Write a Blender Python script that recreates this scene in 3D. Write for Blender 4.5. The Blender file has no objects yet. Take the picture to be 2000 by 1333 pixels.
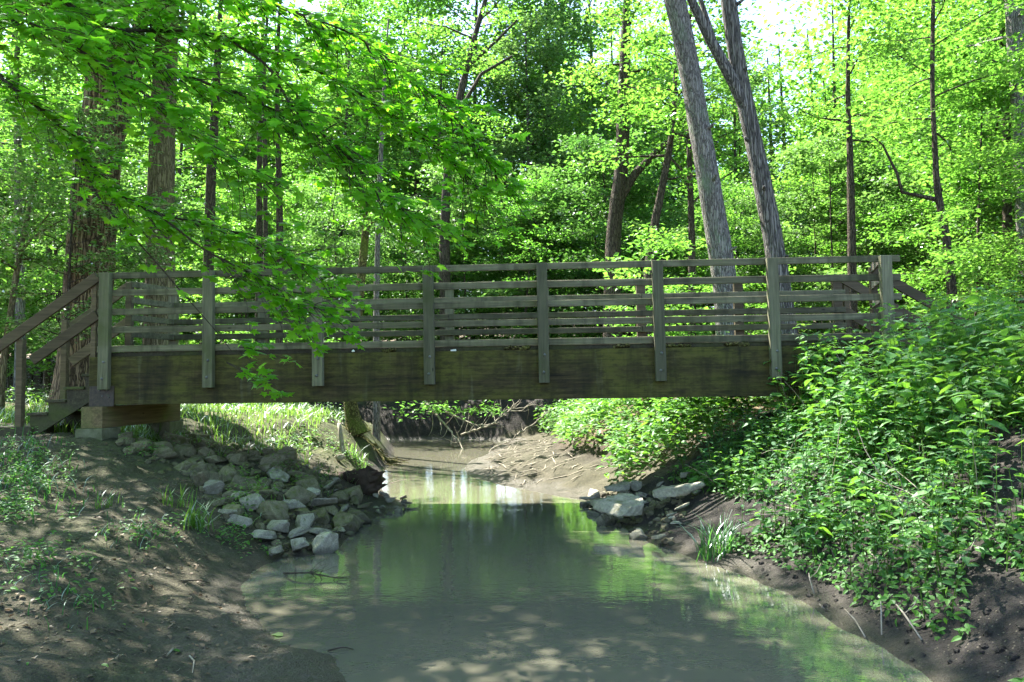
import bpy, math, random
import numpy as np
from mathutils import Vector, Matrix

rng = np.random.default_rng(11)
SEED_FOREST, SEED_BIG, SEED_MAPLE, SEED_GREEN = 21, 22, 23, 24
random.seed(5)
SC = bpy.context.scene
COL = SC.collection
PI = math.pi

# ------------------------------------------------------------------ camera
F_PX = 1479.6
CAM = np.array([6.18, -10.123, 1.756])
YAW, PITCH, ROLL = -0.0492, 0.0568, -0.0143
Z0 = 3.38                                   # post tops above the water
_cy, _sy, _cp, _sp, _cr, _sr = (math.cos(YAW), math.sin(YAW), math.cos(PITCH),
                                math.sin(PITCH), math.cos(ROLL), math.sin(ROLL))
FW = np.array([_sy * _cp, _cy * _cp, _sp])
_r = np.array([_cy, -_sy, 0.0])
_u = np.cross(_r, FW)
RT = _cr * _r + _sr * _u
UP = -_sr * _r + _cr * _u
cd = bpy.data.cameras.new("camera")
cam = bpy.data.objects.new("camera", cd)
COL.objects.link(cam)
cd.sensor_width = 36.0
cd.lens = F_PX / 2000 * 36
cd.clip_start = 0.05
cd.clip_end = 600
m = Matrix.Identity(4)
for i in range(3):
    m[i][0], m[i][1], m[i][2], m[i][3] = RT[i], UP[i], -FW[i], CAM[i]
cam.matrix_world = m
SC.camera = cam


def ray(px, py):
    d = FW + RT * (px - 1000) / F_PX + UP * (666.5 - py) / F_PX
    return d


def at(px, py, Y):
    d = ray(px, py)
    return CAM + d * ((Y - CAM[1]) / d[1])


def proj(P):
    d = np.asarray(P) - CAM
    z = d @ FW
    return 1000 + F_PX * (d @ RT) / z, 666.5 - F_PX * (d @ UP) / z


# ------------------------------------------------------------------ helpers
class MB:
    def __init__(s):
        s.V = []; s.F = []; s.n = 0; s.sm = []

    def add(s, V, F, smooth=True):
        V = np.asarray(V, float).reshape(-1, 3)
        F = np.asarray(F, int)
        s.V.append(V); s.F.append(F + s.n); s.n += len(V)
        s.sm.append(np.full(len(F), smooth))

    def box(s, x0, x1, y0, y1, z0, z1):
        b = 0.004
        if min(x1 - x0, y1 - y0, z1 - z0) < 0.02: b = 0.001
        # box with chamfered edges
        V = []; idx = {}
        xs, ys, zs = (x0, x1), (y0, y1), (z0, z1)
        for i in (0, 1):
            for j in (0, 1):
                for k in (0, 1):
                    sx, sy, sz = (1, -1)[i], (1, -1)[j], (1, -1)[k]
                    for a in range(3):
                        p = [xs[i] + sx * b, ys[j] + sy * b, zs[k] + sz * b]
                        p[a] = (xs[i], ys[j], zs[k])[a]
                        idx[(i, j, k, a)] = len(V); V.append(p)
        Q = []
        for i in (0, 1):
            Q.append([idx[(i, 0, 0, 0)], idx[(i, 1, 0, 0)], idx[(i, 1, 1, 0)], idx[(i, 0, 1, 0)]][::(1 if i else -1)])
            Q.append([idx[(0, i, 0, 1)], idx[(0, i, 1, 1)], idx[(1, i, 1, 1)], idx[(1, i, 0, 1)]][::(1 if i else -1)])
            Q.append([idx[(0, 0, i, 2)], idx[(1, 0, i, 2)], idx[(1, 1, i, 2)], idx[(0, 1, i, 2)]][::(1 if i else -1)])
        for i in (0, 1):
            for j in (0, 1):
                Q.append([idx[(i, j, 0, 0)], idx[(i, j, 1, 0)], idx[(i, j, 1, 1)], idx[(i, j, 0, 1)]])
                Q.append([idx[(i, 0, j, 0)], idx[(i, 1, j, 0)], idx[(i, 1, j, 2)], idx[(i, 0, j, 2)]])
                Q.append([idx[(0, i, j, 1)], idx[(1, i, j, 1)], idx[(1, i, j, 2)], idx[(0, i, j, 2)]])
        s.add(V, Q, False)
        T = []
        for i in (0, 1):
            for j in (0, 1):
                for k in (0, 1):
                    T.append([idx[(i, j, k, 0)], idx[(i, j, k, 1)], idx[(i, j, k, 2)]])
        s.F.append(np.array(T) + s.n - len(V)); s.sm.append(np.full(8, False))

    def bar(s, a, b, w, h, up=(0, 0, 1)):
        """a squared timber from a to b, w across, h along 'up'"""
        a = np.array(a, float); b = np.array(b, float)
        L = np.linalg.norm(b - a); d = (b - a) / L
        side = np.cross(d, up); side /= np.linalg.norm(side)
        u = np.cross(side, d)
        t = MB(); t.box(0, L, -w / 2, w / 2, -h / 2, h / 2)
        for V, F, sm in zip([t.V[0]], [None], [None]):
            W = a + V[:, :1] * d + V[:, 1:2] * side + V[:, 2:3] * u
        n0 = s.n
        s.V.append(W); s.n += len(W)
        for F, sm in zip(t.F, t.sm):
            s.F.append(F + n0); s.sm.append(sm)

    def tube(s, P, R, k=8, amp=0.0, cap=True, freq=3.0, ell=None):
        P = np.asarray(P, float); R = np.asarray(R, float); n = len(P)
        T = np.gradient(P, axis=0)
        T /= np.linalg.norm(T, axis=1)[:, None] + 1e-9
        ref = np.array([0.0, 1, 0]) if abs(T[0][1]) < 0.8 else np.array([1.0, 0, 0])
        U = np.cross(T, ref); U /= np.linalg.norm(U, axis=1)[:, None] + 1e-9
        W = np.cross(T, U)
        a = np.arange(k) * 2 * PI / k
        rr = R[:, None] * np.ones(k)
        if amp:
            ph = rng.uniform(0, 6.28, 4)
            for q in range(2, 5):
                rr = rr * (1 + amp * np.sin(q * a[None] + ph[q - 2] + np.arange(n)[:, None] * 0.35) / q * 2)
            rr = rr * (1 + amp * 0.5 * rng.normal(size=rr.shape))
        V = P[:, None] + rr[..., None] * (np.cos(a)[None, :, None] * U[:, None] + np.sin(a)[None, :, None] * W[:, None])
        i = np.arange(n - 1)[:, None] * k; j = np.arange(k)[None]; j2 = (j + 1) % k
        F = np.stack([i + j, i + j2, i + k + j2, i + k + j], -1).reshape(-1, 4)
        s.add(V.reshape(-1, 3), F)
        if cap:
            n0 = s.n
            c = P[-1] + T[-1] * R[-1] * 0.3
            s.V.append(c[None]); s.n += 1
            base = n0 - k
            s.F.append(np.array([[base + q, base + (q + 1) % k, n0] for q in range(k)])); s.sm.append(np.full(k, True))

    def mesh(s, name, mats):
        me = bpy.data.meshes.new(name)
        V = np.concatenate(s.V)
        me.vertices.add(len(V)); me.vertices.foreach_set("co", V.astype(np.float32).ravel())
        cnt = np.concatenate([np.full(len(f), f.shape[1]) for f in s.F])
        loops = np.concatenate([f.ravel() for f in s.F])
        me.loops.add(len(loops)); me.loops.foreach_set("vertex_index", loops.astype(np.int32))
        me.polygons.add(len(cnt))
        st = np.concatenate([[0], np.cumsum(cnt)[:-1]])
        me.polygons.foreach_set("loop_start", st.astype(np.int32))
        me.polygons.foreach_set("loop_total", cnt.astype(np.int32))
        me.polygons.foreach_set("use_smooth", np.concatenate(s.sm))
        for mt in (mats if isinstance(mats, (list, tuple)) else [mats]):
            me.materials.append(mt)
        me.update(calc_edges=True); me.validate()
        return me

    def obj(s, name, mats, parent=None):
        return link(name, s.mesh(name, mats), parent)


def link(name, me, parent=None):
    o = bpy.data.objects.new(name, me); COL.objects.link(o)
    if parent is not None:
        o.parent = parent
    return o


def tag(o, label=None, cat=None, group=None, kind=None):
    if label: o["label"] = label
    if cat: o["category"] = cat
    if group: o["group"] = group
    if kind: o["kind"] = kind
    return o


def thing(name, loc, label, cat, group=None):
    o = link(name, None); o.location = loc
    o.empty_display_size = 0.2
    return tag(o, label, cat, group)


def local(part, root):
    part.parent = root
    part.location = [-c for c in root.location]
    return part


def copy_tree(root, loc, rz, sc, label=None, group=None):
    r = root.copy(); COL.objects.link(r)
    r.location = loc; r.rotation_euler = (0, 0, rz); r.scale = (sc,) * 3 if np.isscalar(sc) else sc
    if label: r["label"] = label
    if group: r["group"] = group
    for ch in root.children:
        c = ch.copy(); COL.objects.link(c); c.parent = r
        for g in ch.children:
            d = g.copy(); COL.objects.link(d); d.parent = c
    return r


# ------------------------------------------------------------------ node helpers
def new_mat(name):
    mt = bpy.data.materials.new(name); mt.use_nodes = True
    nt = mt.node_tree; nt.nodes.clear()
    out = nt.nodes.new("ShaderNodeOutputMaterial")
    return mt, nt, out


class NT:
    def __init__(s, nt): s.nt = nt

    def n(s, t, **kw):
        nd = s.nt.nodes.new(t)
        for k, v in kw.items():
            if k in nd.inputs.keys(): nd.inputs[k].default_value = v
            else: setattr(nd, k, v)
        return nd

    def l(s, a, b): s.nt.links.new(a, b)

    def coord(s, scale=(1, 1, 1), kind="Object", rand=False):
        tc = s.n("ShaderNodeTexCoord"); mp = s.n("ShaderNodeMapping")
        mp.inputs["Scale"].default_value = scale
        s.l(tc.outputs[kind], mp.inputs["Vector"])
        if rand:
            oi = s.n("ShaderNodeObjectInfo"); mu = s.n("ShaderNodeMath", operation="MULTIPLY"); mu.inputs[1].default_value = 37.0
            s.l(oi.outputs["Random"], mu.inputs[0]); s.l(mu.outputs[0], mp.inputs["Location"])
        return mp.outputs["Vector"]

    def noise(s, vec, scale, detail=4, rough=0.55, dist=0.0):
        nd = s.n("ShaderNodeTexNoise"); nd.inputs["Scale"].default_value = scale
        nd.inputs["Detail"].default_value = detail; nd.inputs["Roughness"].default_value = rough
        nd.inputs["Distortion"].default_value = dist
        s.l(vec, nd.inputs["Vector"]); return nd.outputs["Fac"]

    def voro(s, vec, scale, feature="F1", rand=1.0):
        nd = s.n("ShaderNodeTexVoronoi", feature=feature); nd.inputs["Scale"].default_value = scale
        nd.inputs["Randomness"].default_value = rand
        s.l(vec, nd.inputs["Vector"]); return nd.outputs["Distance"]

    def ramp(s, fac, stops):
        nd = s.n("ShaderNodeValToRGB"); e = nd.color_ramp.elements
        while len(e) < len(stops): e.new(0.5)
        for el, (p, c) in zip(e, stops):
            el.position = p
            el.color = (c, c, c, 1) if np.isscalar(c) else (*c, 1)
        s.l(fac, nd.inputs[0]); return nd.outputs["Color"]

    def mix(s, fac, a, b, mode="MIX"):
        nd = s.n("ShaderNodeMix", data_type="RGBA", blend_type=mode)
        for v, i in ((fac, 0), (a, 6), (b, 7)):
            if hasattr(v, "is_linked") or hasattr(v, "links"): s.l(v, nd.inputs[i])
            elif i == 0: nd.inputs[0].default_value = v
            else: nd.inputs[i].default_value = (*v, 1)
        return nd.outputs[2]

    def math(s, op, a, b=0.0):
        nd = s.n("ShaderNodeMath", operation=op)
        for v, i in ((a, 0), (b, 1)):
            if hasattr(v, "links"): s.l(v, nd.inputs[i])
            else: nd.inputs[i].default_value = v
        return nd.outputs[0]

    def bump(s, h, strength, dist, prev=None):
        nd = s.n("ShaderNodeBump"); nd.inputs["Strength"].default_value = strength
        nd.inputs["Distance"].default_value = dist
        s.l(h, nd.inputs["Height"])
        if prev: s.l(prev, nd.inputs["Normal"])
        return nd.outputs["Normal"]

    def bsdf(s, color, rough, out, normal=None, spec=0.3):
        b = s.n("ShaderNodeBsdfPrincipled")
        if hasattr(color, "links"): s.l(color, b.inputs["Base Color"])
        else: b.inputs["Base Color"].default_value = (*color, 1)
        if hasattr(rough, "links"): s.l(rough, b.inputs["Roughness"])
        else: b.inputs["Roughness"].default_value = rough
        b.inputs["Specular IOR Level"].default_value = spec
        if normal: s.l(normal, b.inputs["Normal"])
        s.l(b.outputs[0], out.inputs["Surface"]); return b


def wood_mat(name, axis, c0, c1, moss, mossamt, rough=0.8, stain=0.0):
    mt, nt, out = new_mat(name); N = NT(nt)
    sc = [38, 38, 38]; sc[axis] = 1.6
    v = N.coord(sc, rand=True)
    g = N.noise(v, 1.0, 6, 0.65, 0.6)
    sc2 = [9, 9, 9]; sc2[axis] = 0.8
    g2 = N.noise(N.coord(sc2, rand=True), 1.0, 3, 0.5, 1.5)
    col = N.ramp(g, [(0.25, c0), (0.75, c1)])
    col = N.mix(N.ramp(g2, [(0.4, 0.0), (0.75, 0.55)]), col, tuple(c * 0.45 for c in c0))
    # knots
    sck = [6, 6, 6]; sck[axis] = 2.2
    k = N.voro(N.coord(sck, rand=True), 1.0)
    col = N.mix(N.ramp(k, [(0.035, 0.85), (0.085, 0.0)]), col, tuple(c * 0.25 for c in c0))
    # algae
    a = N.noise(N.coord((1.3, 1.3, 1.8), rand=True), 1.0, 5, 0.6)
    col = N.mix(N.ramp(a, [(0.62 - mossamt, 0.0), (0.80 - mossamt * 0.6, 0.8)]), col, moss)
    if stain:
        stn = N.noise(N.coord((7, 7, 0.7)), 1.0, 4, 0.6, 0.4)
        col = N.mix(N.ramp(stn, [(0.48, 0.0), (0.66, stain)]), col, tuple(c * 0.3 for c in c0))
    oi = N.n("ShaderNodeObjectInfo")
    val = N.math("ADD", N.math("MULTIPLY", oi.outputs["Random"], 0.6), 0.7)
    hs = N.n("ShaderNodeHueSaturation"); N.l(val, hs.inputs["Value"]); N.l(col, hs.inputs["Color"])
    nb = N.bump(g, 0.5, 0.006); nb = N.bump(g2, 0.3, 0.008, nb)
    N.bsdf(hs.outputs[0], rough, out, nb, 0.25)
    return mt


def girder_mat():
    mt, nt, out = new_mat("girder_timber"); N = NT(nt)
    v = N.coord((1.1, 30, 26)); g = N.noise(v, 1.0, 6, 0.65, 0.5)
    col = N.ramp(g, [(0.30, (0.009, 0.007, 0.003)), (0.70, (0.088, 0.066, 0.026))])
    # mossy olive patches
    a = N.noise(N.coord((0.9, 1, 1.9)), 1.3, 5, 0.6)
    col = N.mix(N.ramp(a, [(0.35, 0.0), (0.62, 0.8)]), col, (0.094, 0.093, 0.016))
    # vertical run-off streaks
    s1 = N.noise(N.coord((5.5, 3, 0.75)), 1.0, 4, 0.6, 0.3)
    col = N.mix(N.ramp(s1, [(0.48, 0.0), (0.74, 0.8)]), col, (0.010, 0.010, 0.005))
    s2 = N.noise(N.coord((5.5, 3, 0.6)), 1.7, 3, 0.5, 0.3)
    col = N.mix(N.ramp(s2, [(0.62, 0.0), (0.78, 0.35)]), col, (0.15, 0.15, 0.10))
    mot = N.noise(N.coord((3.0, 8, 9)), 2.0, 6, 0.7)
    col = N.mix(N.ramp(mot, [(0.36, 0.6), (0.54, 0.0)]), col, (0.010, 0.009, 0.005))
    # lamination joints
    w = N.n("ShaderNodeTexWave", wave_type="BANDS", bands_direction="Z")
    w.inputs["Scale"].default_value = 3.5; w.inputs["Distortion"].default_value = 0.4; w.inputs["Detail"].default_value = 2
    w.inputs["Detail Scale"].default_value = 0.6
    N.l(N.coord((0.15, 1, 1)), w.inputs["Vector"])
    lam = N.ramp(w.outputs["Fac"], [(0.0, 0.45), (0.03, 1.0)])
    col = N.mix(lam, N.mix(0.55, col, (0.01, 0.01, 0.006)), col)
    nb = N.bump(g, 0.6, 0.008); nb = N.bump(lam, 0.6, 0.006, nb)
    N.bsdf(col, 0.8, out, nb, 0.25)
    return mt


def bark_mat(name, c0, c1, sx, sz, depth, lichen=None, lich=0.0):
    mt, nt, out = new_mat(name); N = NT(nt)
    v = N.coord((sx, sx, sz))
    wob = N.n("ShaderNodeTexNoise"); wob.inputs["Scale"].default_value = 1.1; wob.inputs["Detail"].default_value = 4; N.l(N.coord((sx * .5, sx * .5, sz * 1.6)), wob.inputs["Vector"])
    vs_ = N.n("ShaderNodeVectorMath", operation="SCALE"); N.l(wob.outputs["Color"], vs_.inputs[0]); vs_.inputs["Scale"].default_value = 2.4
    vm = N.n("ShaderNodeVectorMath", operation="ADD"); N.l(v, vm.inputs[0]); N.l(vs_.outputs[0], vm.inputs[1])
    f = N.voro(vm.outputs[0], 1.0, "DISTANCE_TO_EDGE")
    fine = N.noise(N.coord((sx * 3, sx * 3, sz * 3)), 1.0, 5, 0.6)
    h = N.math("ADD", N.ramp(f, [(0.0, 0.0), (0.28, 1.0)]), N.math("MULTIPLY", fine, 0.5))
    col = N.mix(N.ramp(f, [(0.02, 0.0), (0.22, 1.0)]), c0, N.ramp(fine, [(0.3, tuple(c * 0.7 for c in c1)), (0.7, c1)]))
    if lichen:
        a = N.noise(N.coord((1.6, 1.6, 0.8)), 1.6, 5, 0.65)
        col = N.mix(N.ramp(a, [(0.58 - lich, 0.0), (0.75 - lich, 0.75)]), col, lichen)
    N.bsdf(col, 0.9, out, N.bump(h, 0.9, depth), 0.15)
    return mt


def leaf_mat(name, ca, cb, ta, tb, trans=0.45, gloss=0.07, rough=0.38):
    """ca/cb reflected colour range, ta/tb transmitted colour range between single leaves"""
    mt, nt, out = new_mat(name); N = NT(nt)
    ge = N.n("ShaderNodeNewGeometry"); rnd = ge.outputs["Random Per Island"]
    oi = N.n("ShaderNodeObjectInfo")
    f = N.math("ADD", N.math("MULTIPLY", rnd, 0.55), N.math("MULTIPLY", oi.outputs["Random"], 0.45))
    c = N.mix(f, ca, cb); t = N.mix(f, ta, tb)
    d = N.n("ShaderNodeBsdfDiffuse"); N.l(c, d.inputs["Color"])
    tr = N.n("ShaderNodeBsdfTranslucent"); N.l(t, tr.inputs["Color"])
    mx = N.n("ShaderNodeMixShader"); mx.inputs[0].default_value = trans
    N.l(d.outputs[0], mx.inputs[1]); N.l(tr.outputs[0], mx.inputs[2])
    gl = N.n("ShaderNodeBsdfGlossy"); gl.inputs["Roughness"].default_value = rough
    gl.inputs["Color"].default_value = (0.9, 0.95, 1, 1)
    lw = N.n("ShaderNodeFresnel"); lw.inputs["IOR"].default_value = 1.4
    fac = N.math("MULTIPLY", lw.outputs[0], gloss * 12)
    m2 = N.n("ShaderNodeMixShader"); N.l(fac, m2.inputs[0])
    N.l(mx.outputs[0], m2.inputs[1]); N.l(gl.outputs[0], m2.inputs[2])
    N.l(m2.outputs[0], out.inputs["Surface"])
    return mt


def rock_mat(name, c0, c1, moss, mossamt):
    mt, nt, out = new_mat(name); N = NT(nt)
    v = N.coord((1, 1, 1), rand=True)
    a = N.noise(v, 2.2, 6, 0.65, 0.4); b = N.noise(v, 14, 5, 0.7)
    oi = N.n("ShaderNodeObjectInfo")
    col = N.ramp(a, [(0.3, c0), (0.7, c1)])
    col = N.mix(N.ramp(b, [(0.35, 0.5), (0.6, 0.0)]), col, tuple(c * 0.45 for c in c0))
    ge = N.n("ShaderNodeNewGeometry"); sp = N.n("ShaderNodeSeparateXYZ"); N.l(ge.outputs["Normal"], sp.inputs[0])
    mo = N.math("ADD", N.noise(v, 3.1, 5, 0.6), N.math("MULTIPLY", sp.outputs["Z"], 0.06))
    col = N.mix(N.ramp(mo, [(0.66 - mossamt, 0.0), (0.78 - mossamt, 0.75)]), col, moss)
    # silt / damp line close to the water
    sp2 = N.n("ShaderNodeSeparateXYZ"); N.l(ge.outputs["Position"], sp2.inputs[0])
    wet = N.math("ADD", sp2.outputs["Z"], N.math("MULTIPLY", b, 0.05))
    col = N.mix(N.ramp(wet, [(0.05, 0.65), (0.13, 0.0)]), col, (0.03, 0.027, 0.02))
    val = N.math("ADD", N.math("MULTIPLY", oi.outputs["Random"], 0.55), 0.72)
    hs = N.n("ShaderNodeHueSaturation"); N.l(val, hs.inputs["Value"]); N.l(col, hs.inputs["Color"])
    nb = N.bump(a, 0.5, 0.05); nb = N.bump(b, 0.5, 0.015, nb)
    N.bsdf(hs.outputs[0], 0.82, out, nb, 0.3)
    return mt


def simple_mat(name, c0, c1, scale=8, rough=0.8, bump=0.3, spec=0.2):
    mt, nt, out = new_mat(name); N = NT(nt)
    a = N.noise(N.coord(rand=True), scale, 5, 0.6)
    N.bsdf(N.ramp(a, [(0.3, c0), (0.7, c1)]), rough, out, N.bump(a, bump, 0.01), spec)
    return mt


def ground_mat():
    mt, nt, out = new_mat("creek_bank_soil"); N = NT(nt)
    v = N.coord((1, 1, 1))
    at_ = N.n("ShaderNodeAttribute", attribute_name="zone")
    sep = N.n("ShaderNodeSeparateColor"); N.l(at_.outputs["Color"], sep.inputs[0])
    big = N.noise(v, 0.9, 5, 0.6); mid = N.noise(v, 5, 5, 0.65, 0.5); fine = N.noise(v, 34, 4, 0.7); grit = N.voro(v, 55)
    sand = N.mix(N.ramp(mid, [(0.3, 0.0), (0.7, 1.0)]), (0.042, 0.039, 0.022), (0.100, 0.088, 0.057))
    sand = N.mix(N.ramp(big, [(0.42, 0.0), (0.66, 0.5)]), sand, (0.055, 0.053, 0.027))
    soil = N.mix(N.ramp(mid, [(0.3, 0.0), (0.7, 1.0)]), (0.010, 0.009, 0.008), (0.045, 0.039, 0.034))
    litter = N.mix(N.ramp(fine, [(0.35, 0.0), (0.65, 1.0)]), (0.05, 0.032, 0.018), (0.21, 0.145, 0.085))
    moss = N.mix(mid, (0.05, 0.07, 0.015), (0.12, 0.14, 0.035))
    col = N.mix(sep.outputs[0], soil, sand)
    col = N.mix(N.math("MULTIPLY", sep.outputs[1], N.ramp(big, [(0.3, 0.5), (0.6, 1.0)])), col, litter)
    col = N.mix(N.math("MULTIPLY", sep.outputs[2], N.ramp(mid, [(0.3, 0.2), (0.6, 1.0)])), col, moss)
    col = N.mix(N.ramp(fine, [(0.36, 0.55), (0.55, 0.0)]), col, (0.018, 0.015, 0.011))
    peb = N.voro(N.coord((1, 1, 1)), 26)
    col = N.mix(N.ramp(peb, [(0.10, 0.55), (0.2, 0.0)]), col, (0.20, 0.175, 0.13))
    # damp strip along the water line
    ge = N.n("ShaderNodeNewGeometry"); sp = N.n("ShaderNodeSeparateXYZ"); N.l(ge.outputs["Position"], sp.inputs[0])
    hz = N.math("ADD", sp.outputs["Z"], N.math("MULTIPLY", N.math("SUBTRACT", mid, 0.5), 0.12))
    damp = N.ramp(hz, [(0.015, 1.0), (0.10, 0.0)])
    col = N.mix(N.math("MULTIPLY", damp, 0.8), col, (0.05, 0.043, 0.03))
    ro = N.math("SUBTRACT", 0.92, N.math("MULTIPLY", damp, 0.55))
    nb = N.bump(mid, 0.6, 0.06); nb = N.bump(fine, 1.0, 0.03, nb); nb = N.bump(grit, 0.4, 0.008, nb)
    N.bsdf(col, ro, out, nb, 0.3)
    return mt


def water_mat():
    mt, nt, out = new_mat("murky_creek_water"); N = NT(nt)
    v = N.coord((1.0, 1.6, 1)); r1 = N.noise(v, 5.5, 3, 0.5, 0.2); r2 = N.noise(v, 22, 2, 0.5)
    big = N.noise(N.coord((0.5, 0.5, 1)), 1.2, 4, 0.5)
    col = N.mix(big, (0.092, 0.098, 0.072), (0.145, 0.132, 0.094))
    patch = N.noise(N.coord((0.4, 0.9, 1)), 0.9, 3, 0.5)
    h = N.math("ADD", r1, N.math("MULTIPLY", r2, 0.25))
    h = N.math("MULTIPLY", h, N.ramp(patch, [(0.35, 0.35), (0.65, 1.0)]))
    b = N.bsdf(col, 0.012, out, N.bump(h, 0.05, 0.05), 0.5)
    b.inputs["IOR"].default_value = 2.0
    return mt


M = {}
M["post"] = wood_mat("weathered_post", 2, (0.075, 0.074, 0.045), (0.20, 0.192, 0.12), (0.075, 0.09, 0.03), 0.10)
M["rail"] = wood_mat("weathered_rail", 0, (0.064, 0.060, 0.036), (0.185, 0.173, 0.108), (0.065, 0.072, 0.024), 0.10, stain=0.5)
M["stair"] = wood_mat("brown_stair_timber", 0, (0.065, 0.05, 0.03), (0.165, 0.125, 0.075), (0.075, 0.085, 0.03), 0.06)
M["lit_flare"] = wood_mat("sunlit_flare_timber", 1, (0.12, 0.105, 0.09), (0.30, 0.265, 0.23), (0.09, 0.10, 0.05), 0.0)  # paler than the left flare boards: sunlight painted into the timber colour
M["cap"] = wood_mat("cap_timber", 1, (0.07, 0.05, 0.025), (0.20, 0.14, 0.075), (0.11, 0.13, 0.035), 0.10)
M["dark"] = wood_mat("dark_deck_timber", 1, (0.03, 0.027, 0.017), (0.085, 0.075, 0.045), (0.06, 0.085, 0.012), 0.12)
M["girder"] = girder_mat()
M["steel"] = simple_mat("rusty_steel", (0.02, 0.017, 0.014), (0.07, 0.05, 0.035), 20, 0.6, 0.2, 0.4)
M["bolt"] = simple_mat("galvanised_bolt", (0.05, 0.05, 0.047), (0.13, 0.13, 0.12), 20, 0.45, 0.1, 0.6)
M["tag"] = simple_mat("white_tag", (0.65, 0.65, 0.62), (0.8, 0.8, 0.78), 10, 0.6, 0.0)
M["concrete"] = simple_mat("mossy_concrete", (0.075, 0.078, 0.04), (0.19, 0.185, 0.125), 7, 0.9, 0.4)
M["oak"] = bark_mat("furrowed_oak_bark", (0.04, 0.028, 0.018), (0.31, 0.225, 0.14), 17, 1.5, 0.05)
M["pale"] = bark_mat("pale_ridged_bark", (0.08, 0.066, 0.036), (0.26, 0.22, 0.13), 26, 2.2, 0.03)
M["grey"] = bark_mat("grey_bark", (0.07, 0.062, 0.058), (0.29, 0.27, 0.25), 30, 3.0, 0.015, (0.16, 0.22, 0.14), 0.03)
M["shag"] = bark_mat("shaggy_grey_bark", (0.05, 0.045, 0.043), (0.27, 0.25, 0.235), 24, 1.0, 0.03)
M["bark"] = bark_mat("dark_bark", (0.03, 0.024, 0.018), (0.13, 0.105, 0.08), 24, 3, 0.02)
M["twig"] = simple_mat("twig_bark", (0.025, 0.02, 0.014), (0.075, 0.06, 0.045), 20, 0.85, 0.2)
M["dead"] = simple_mat("bleached_dead_wood", (0.16, 0.135, 0.10), (0.36, 0.32, 0.26), 12, 0.85, 0.4)
M["mossbark"] = bark_mat("mossy_bark", (0.035, 0.03, 0.012), (0.19, 0.17, 0.06), 18, 7, 0.02, (0.10, 0.13, 0.02), 0.08)
M["rotten"] = simple_mat("rotten_log_wood", (0.020, 0.014, 0.009), (0.075, 0.052, 0.034), 9, 0.8, 0.8)
M["far_leaf"] = leaf_mat("forest_leaf", (0.075, 0.175, 0.018), (0.13, 0.23, 0.035), (0.12, 0.38, 0.035), (0.26, 0.52, 0.06), 0.54, 0.018)
M["dull_leaf"] = leaf_mat("duller_forest_leaf", (0.05, 0.12, 0.02), (0.10, 0.17, 0.04), (0.10, 0.30, 0.035), (0.22, 0.40, 0.08), 0.5, 0.025)
M["maple_leaf"] = leaf_mat("maple_leaf", (0.06, 0.19, 0.012), (0.10, 0.25, 0.02), (0.25, 0.72, 0.02), (0.42, 0.84, 0.04), 0.62, 0.014)
M["herb_leaf"] = leaf_mat("herb_leaf", (0.045, 0.14, 0.028), (0.09, 0.21, 0.035), (0.14, 0.47, 0.03), (0.32, 0.62, 0.05), 0.44, 0.032, 0.45)
M["herb_dark"] = leaf_mat("dark_herb_leaf", (0.025, 0.085, 0.03), (0.05, 0.13, 0.04), (0.05, 0.24, 0.04), (0.14, 0.36, 0.05), 0.4, 0.018, 0.5)
M["grass"] = leaf_mat("grass_blade", (0.06, 0.13, 0.02), (0.11, 0.19, 0.04), (0.16, 0.36, 0.04), (0.30, 0.48, 0.08), 0.42, 0.015, 0.5)
M["litter"] = leaf_mat("dead_leaf", (0.09, 0.055, 0.03), (0.26, 0.19, 0.12), (0.10, 0.06, 0.02), (0.2, 0.14, 0.06), 0.15, 0.03)
M["rock"] = rock_mat("riprap_stone", (0.20, 0.185, 0.135), (0.40, 0.375, 0.29), (0.085, 0.09, 0.026), 0.07)
M["rockmoss"] = rock_mat("mossy_riprap_stone", (0.105, 0.095, 0.055), (0.225, 0.20, 0.125), (0.075, 0.078, 0.016), 0.13)
M["ground"] = ground_mat()
M["water"] = water_mat()

# ------------------------------------------------------------------ terrain
WATER = np.array([
    (5.7, -14), (5.35, -7.2), (5.07, -5.75), (4.73, -5.16), (4.27, -4.8), (3.75, -4.1), (3.40, -3.5), (3.28, -2.9),
    (3.42, -2.35), (3.86, -2.0), (3.80, -1.2), (3.72, -0.4), (3.98, 0.6), (4.05, 1.1), (3.45, 2.2), (3.0, 3.6), (2.75, 5.2),
    (2.5, 7.2), (2.15, 9.5), (1.7, 11.4), (0.5, 12.4), (-4, 12.9), (-14, 13.2), (-30, 13.6), (-30, 15.6), (-14, 15.2), (-4, 14.9),
    (1.5, 14.7), (4, 14.5), (4.9, 13.4), (4.75, 11.5), (4.6, 9.5), (4.35, 7.5), (4.3, 6.0), (4.55, 4.6), (5.3, 3.2), (6.2, 1.9),
    (6.65, 1.3), (6.85, 0.1), (7.05, -0.8), (7.28, -1.7), (7.72, -2.7), (8.05, -3.6), (8.2, -4.45), (8.3, -5.1), (8.38, -5.7),
    (8.45, -7.5), (8.6, -14)])


def vnoise(x, y, s, seed=0):
    x = np.asarray(x, float) * s + seed * 17.3; y = np.asarray(y, float) * s - seed * 9.1
    xi = np.floor(x); yi = np.floor(y); xf = x - xi; yf = y - yi
    def h(a, b):
        q = np.sin(a * 127.1 + b * 311.7 + seed * 74.7) * 43758.5453
        return q - np.floor(q)
    u = xf * xf * (3 - 2 * xf); v = yf * yf * (3 - 2 * yf)
    return (h(xi, yi) * (1 - u) + h(xi + 1, yi) * u) * (1 - v) + (h(xi, yi + 1) * (1 - u) + h(xi + 1, yi + 1) * u) * v - 0.5


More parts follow.
